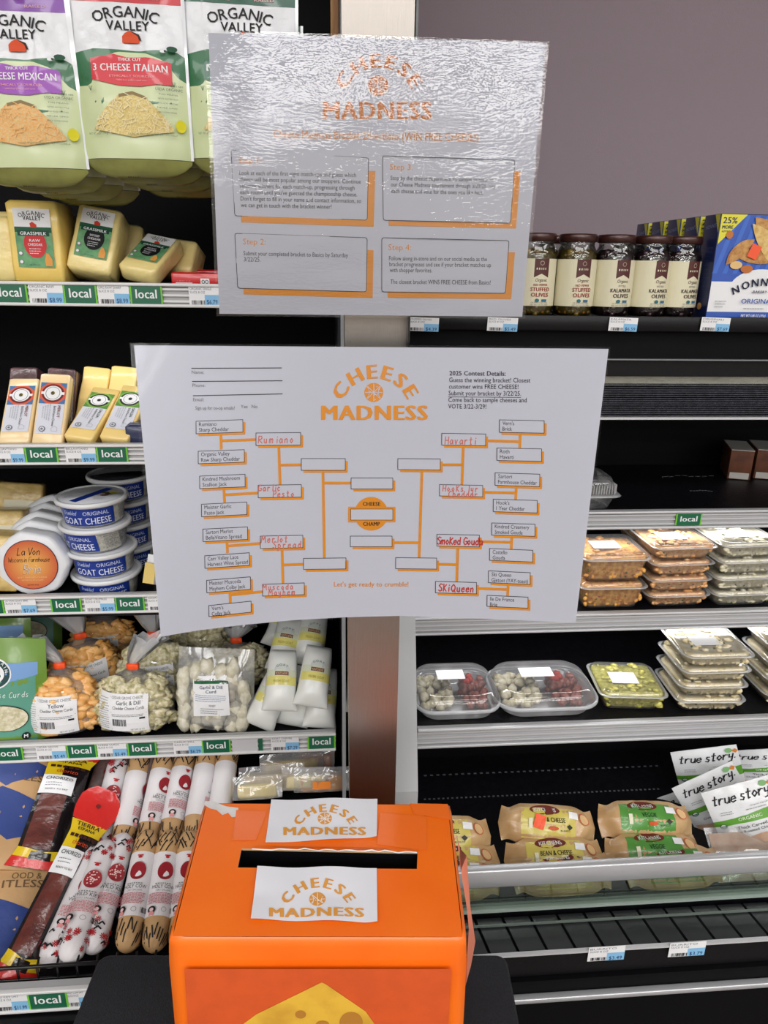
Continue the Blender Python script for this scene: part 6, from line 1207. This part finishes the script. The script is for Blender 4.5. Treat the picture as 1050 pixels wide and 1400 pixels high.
o = deli('single low tub of yellow shredded salad beside the stack', .132, .125, .042, M_yel, 'y', grp5, lab=True, seed=77); q = P(869, 955, Yr+.03); o.location = (q.x, Yr+.03, zs5+.0006); o.rotation_euler = (0, 0, -.1)
# platters
M_snack1 = mat('dip_cream', (222, 216, 196), .5, coat=.3, rgb2=(196, 186, 150), vscale=90); M_snack2 = mat('sausage_brown', (150, 78, 62), .45, coat=.4, rgb2=(112, 50, 42), vscale=80)
def platter(label):
    o = thing('platter', label, 'food container', group='clear lidded oval platters'); w, d = .205, .150
    def rr(k, z, r=.045): return (rrect(-w/2*k, w/2*k, d/2-d/2*k, d/2+d/2*k, r*k, 6), z)
    b = MB(); b.loft([rr(.80, 0), rr(.84, .003), rr(.92, .018), rr(.975, .022)], M_pete, True, caps=(True, False)); b.build('tray', o)
    b = MB(); b.loft([rr(.975, .021), rr(1.0, .0205), rr(1.012, .0225), rr(1.01, .027), rr(.985, .029), rr(.965, .0265)], film('rim_frost', (235, 242, 250), rough=.2, refl=.18, haze=.5), True, caps=(False, False)); b.build('rim', o)
    b = MB(); b.loft([rr(.96, .027), rr(.93, .036), rr(.88, .045), rr(.82, .049), rr(.75, .0495)], M_pet, True, caps=(False, True)); b.build('lid', o)
    b = MB(); rnd = random.Random(5)
    for k in range(46): b.blob((rnd.uniform(-.080, -.012), rnd.uniform(.03, .12), rnd.uniform(.0145, .026)), .011, .010, .009, M_snack1, k, .3, 7)
    b.build('cheese_pieces', o, kind='stuff'); b = MB()
    for k in range(40): b.blob((rnd.uniform(.018, .078), rnd.uniform(.028, .12), rnd.uniform(.0135, .026)), .010, .009, .008, M_snack2, k+50, .3, 7)
    for k in range(7): b.blob((rnd.uniform(.020, .045), rnd.uniform(.085, .115), .032), .008, .008, .006, C_(176, 40, 26), k, .2, 7)
    b.build('meat_pieces', o, kind='stuff'); b = MB(); b.box(-.040, .026, .075, .108, .0498, .0502, M_white); b.build('label', o, label='blank white paper label'); return o
p0 = platter('oval clear platter at the left end of the platter shelf'); q = P(613, 950, Yr+.015); p0.location = (q.x, Yr+.015, zs5+.0006); p0.rotation_euler = (0, 0, 0); p0.scale = (.82, 1, 1); p0.location.x = P(680, 950, Yr+.08).x-.085
c = copy_tree(p0, None, 'oval clear platter second on the shelf, beside the yellow salad', (P(757, 950, Yr+.015).x, Yr+.015, zs5+.0006), (0, 0, .0), scale=(1, 1, 1))
# clamshell on the empty shelf, ribbed
Y3, zt3, zb3 = SH['R3']; zs3 = zt3-.006
o = thing('clamshell', 'empty ribbed clear clamshell peeking out right of the bracket sign', 'food container'); w, d, h = .13, .11, .062
def rr(k, z): return (rrect(-w/2*k, w/2*k, d/2-d/2*k, d/2+d/2*k, .02, 5), z)
b = MB(); b.loft([rr(.82, 0), rr(.84, .004), rr(.95, .026)], M_pet, True, caps=(True, False)); b.build('base', o)
b = MB(); b.loft([rr(.95, .026), rr(1.05, .026), rr(1.10, .028), rr(1.05, .031), rr(.95, .031)], M_pete, True, caps=(False, False)); b.build('rim', o)
b = MB(); rings = []
for k, z in ((.95, .031), (.90, .050), (.84, .060)): pts, _ = rr(k, z); n_ = len(pts); rings.append(([(x*(1+.0), y, z) for x, y in pts], 0))
b.loft(rings, M_pet, True, caps=(False, True)); b.build('lid', o)
b = MB()
for i in range(22): x = -w*.42+w*.84*i/21; b.box(x-.0008, x+.0008, d/2-d/2*.93-.0005, d/2-d/2*.93+.0012, .032, .050, M_pete)
for i in range(16): y = d*.1+d*.8*i/15; b.box(w/2*.92-.001, w/2*.92+.001, y-.0008, y+.0008, .032, .050, M_pete)
b.build('ribs', o, kind='stuff'); q = P(803, 680, Y3+.015); o.location = (q.x, Y3+.015, zs3+.0006)
# cartons at the back of the empty shelf, scuffs
Mc = mat('brown_carton', (110, 62, 34), .7, rgb2=(84, 44, 24), vscale=30); Mcw = mat('carton_white', (190, 186, 180), .6)
for i, (x, lab) in enumerate(((1012, 'brown carton standing at the back right of the empty shelf'), (1048, 'second brown carton beside it at the right frame edge'))):
    o = thing('carton', lab, 'box', group='brown cartons on the empty shelf'); b = MB(); b.box(-.024, .024, 0, .10, 0, .066, Mc, bev=.001); b.build('carton_body', o); b = MB(); b.box(-.024, .024, .0, .10, .0663, .068, Mcw); b.build('carton_top', o)
    b = MB(); b.box(-.02, .02, -.0015, -.0003, .002, .016, Mcw); b.build('carton_band', o); q = P(x, 640, 1.47); o.location = (q.x, 1.47, zs3+.0006); o.rotation_euler = (0, 0, -.35)
b = MB(); sc_ = mat('scuff', (96, 96, 104), .5); rnd = random.Random(2)
for (xa, xb, yy) in ((905, 978, 651), (943, 975, 671), (905, 918, 652)):
    for k in range(8): a_ = PZ(lerp(xa, xb, k/8), yy+rnd.uniform(-.8, .8), zs3); b.box(a_.x, a_.x+abs(xb-xa)*.0014/8*.9, a_.y-.001, a_.y+.001, zs3+.0002, zs3+.0006, sc_)
tag(b.build('shelf_scuff'), 'pale scuff marks on the deck of the empty shelf', 'scuff', kind='stuff')

# ------------------------------------------------------------------ burritos
M_bk = mat('burrito_kraft', (206, 172, 124), .35, coat=.5, crough=.15, bump=.3, bscale=45, rgb2=(184, 146, 100), vscale=14); M_by = mat('burrito_yellow', (206, 190, 92), .35, coat=.4); M_bg = mat('burrito_green', (82, 146, 62), .35, coat=.4)
def burrito(label, kind, group='kraft wrapped burritos'):
    o = thing('burrito', label, 'burrito', group=group); s = Soft(.180, .072, .024, gv=((0, .2), (.2, .8), (.5, 1), (.8, .8), (1, .2)), gw=((0, .94), (.5, 1), (1, .92)), p=3.6, wr=.007, fr=34, seed=len(label), back=.75, pin=((0, 1), (.62, .95), (.82, .74), (.9, .74), (1, .82)))
    b = MB(); s.body(b, M_bk, 34, 14); b.build('wrapper', o)
    p = Print(lambda u, v, w_: s.F(u, v, w_), step=.0003); pm = M_by if kind == 'bean' else M_bg
    s.zone(p, ((-.30, .90), (.27, .90)), ((-.27, .16), (.30, .16)), pm, 16, 6); p.w += .0004
    p.disc(-.008, .061, .029, C_(110, 44, 34), 26, ry=.0085); p.w += .0002; p.text('KITCHENS', -.008, .0578, .0065, M_white, width=.042, bold=.02)
    p.text('BEAN & CHEESE' if kind == 'bean' else 'VEGGIE', .0, .0405, .0078, C_(60, 56, 24) if kind == 'bean' else C_(28, 70, 30), width=.058 if kind == 'bean' else .03, bold=.03); p.disc(.006, .030, .010, C_(206, 92, 50), 14, ry=.0035)
    p.poly([(.036, .028), (.030, .034), (.036, .038), (.042, .033)][::-1], C_(60, 60, 50)); p.text('BURRITO', .028, .025, .003, C_(60, 56, 24), width=.018); p.rect(.036, .048, .054, .060, M_white, 3, 2, ang=-.1); p.rect(-.040, .028, -.033, .046, C_(230, 226, 200), 2, 2)
    p.disc(.066, .050, .010, C_(196, 104, 70), 14, ry=.012) ; p.w += .0002; p.disc(.066, .050, .008, C_(216, 180, 130), 14, ry=.010)
    if 'orange' in label: p.w += .0003; p.rect(-.030, .028, -.010, .052, mat('price_sticker', (246, 92, 50), .5), 3, 3, ang=-.25)
    p.build('print', o); return o
def lay_b(o, px, py, Y_, z, rz=0, rx=-.75, ry=0): q = P(px, py, Y_); o.location = (q.x, Y_, z); o.rotation_euler = (rx, ry, rz); rest(o, z)
zw = zdk
b1 = burrito('yellow labelled bean burrito with an orange price sticker, on top of the pile', 'bean'); b2 = burrito('yellow labelled bean burrito lying directly beneath the stickered one', 'bean'); g1 = burrito('green labelled burrito on top of the right pile', 'veg')
layers = [(b1, 752, 1130, .985, .038, -.06, -.80, .08), (g1, 890, 1130, .985, .037, -.03, -.85, .05), (b2, 766, 1172, .935, .012, -.02, -.85, .0), (copy_tree(b2, None, 'lowest bean burrito seen through the glass guard'), 775, 1205, .915, .0, 0, -.8, 0),
          (copy_tree(g1, None, 'green labelled burrito lying under the top green one'), 905, 1168, .935, .012, 0, -.9, .02), (copy_tree(g1, None, 'lowest green labelled burrito seen through the glass guard'), 930, 1200, .915, .0, 0, -.8, 0),
          (copy_tree(b2, None, 'top bean burrito just right of the ballot box'), 608, 1140, .975, .033, .02, -.8, .05), (copy_tree(b2, None, 'middle bean burrito just right of the ballot box'), 620, 1178, .935, .010, 0, -.9, 0), (copy_tree(b2, None, 'lowest bean burrito just right of the ballot box, behind the glass'), 618, 1205, .915, .0, 0, -.8, 0)]
for o, px_, py_, Y_, dz, rz, rx, ry in layers: lay_b(o, px_, py_, Y_, zw+dz, rz, rx, ry)

# ------------------------------------------------------------------ deli meat pouches
M_tsw = mat('meat_pouch_white', (226, 228, 230), .28, coat=.7, crough=.1, bump=.3, bscale=40); M_tsg = mat('meat_pouch_green', (96, 160, 52), .3, coat=.6); M_tsm = mat('sliced_chicken', (226, 196, 170), .35, coat=.8, rgb2=(206, 164, 134), vscale=40)
def meat(label):
    o = thing('meat_pouch', label, 'deli meat', group='white pouches of sliced deli meat'); W2, H2 = .125, .165; s = Soft(W2, H2, .010, gv=((0, .4), (.1, 1), (.5, .9), (.9, .3), (1, .05)), p=3, wr=.003, fr=26, seed=3, back=.5); b = MB(); s.body(b, M_tsw, 18, 20); b.build('pouch_body', o)
    p = Print(lambda u, v, w_: s.F(u, v, w_), step=.0002); s.zone(p, ((-.46, .24), (-.2, .20), (.1, .24), (.46, .18)), ((-.46, .03), (.46, .03)), M_tsm, 14, 6); s.zone(p, ((-.5, .52), (0, .54), (.5, .60)), ((-.5, .44), (0, .43), (.5, .42)), M_tsg, 14, 3); p.w += .0004
    bk = C_(24, 26, 28); p.pen('true story.', -.052, .126, .023, .0108, bk, .0027, slant=.32); p.text('ORGANIC', .002, .474*H2, .0078, C_(226, 236, 210), width=.042, bold=.02); p.text('Thick Carved', .0, .058, .0072, bk, width=.052); p.text('Oven Roasted Chicken', .0, .048, .0062, bk, width=.078)
    p.disc(-.048, .072, .0065, C_(40, 100, 70), 16); p.w += .0002; p.disc(-.048, .073, .0045, M_white, 12, k0=0, k1=.5); p.text('USDA', -.048, .068, .003, M_white, width=.008); p.text('Organic Ingredients', .03, .108, .003, M_grey, width=.04); p.lines(-.045, .098, -.015, .108, 2, .0012, M_grey); p.lines(.0, .098, .05, .104, 1, .0012, M_grey)
    p.poly([(.050, .150), (.058, .156), (.064, .150), (.058, .142)][::-1], C_(206, 130, 60)); p.disc(.045, .152, .007, C_(120, 170, 110), 14); p.text('NET WT 6 OZ', .045, .012, .003, M_grey, width=.02); p.build('print', o); return o
m0 = meat('frontmost white deli meat pouch with its green ORGANIC band fully showing')
cfg = [((1056, 1190), (1000, 1062), .955, 1.03, None), ((1022, 1165), (946, 1036), 1.02, 1.085, 'second white deli meat pouch, tilted, behind the frontmost one'), ((990, 1125), (955, 990), 1.10, 1.135, 'uppermost tilted deli meat pouch just under the platter shelf'),
       ((968, 1180), (930, 1100), 1.09, 1.13, 'deli meat pouch mostly hidden beneath the tilted ones'), ((1062, 1120), (1035, 1000), 1.14, 1.18, 'deli meat pouch at the right frame edge under the shelf')]
for i, (a_, c_, ya, yb2, lab) in enumerate(cfg):
    o = m0 if i == 0 else copy_tree(m0, None, lab); along(o, P(*a_, ya), P(*c_, yb2), 0); d_ = (P(*c_, yb2)-P(*a_, ya)).normalized(); o.scale.z = sc_z = (.72, .68, .68, .5, .5)[i]; o.location = Vector(o.location)+d_*.165*(1-sc_z)
    if i in (1, 2): o.location.y += .012
o = thing('meat_pouch', 'pinkish sliced meat pack lying at the bottom right behind the chrome rail', 'deli meat'); s = Soft(.14, .08, .012, wr=.003); b = MB(); s.body(b, M_tsm, 12, 10); b.build('pack', o); b = MB(); s2_ = Soft(.15, .09, .014, wr=.004); s2_.body(b, M_pk, 12, 10); b.build('film', o); lay_b(o, 1040, 1195, .925, zw, 0, -.9)
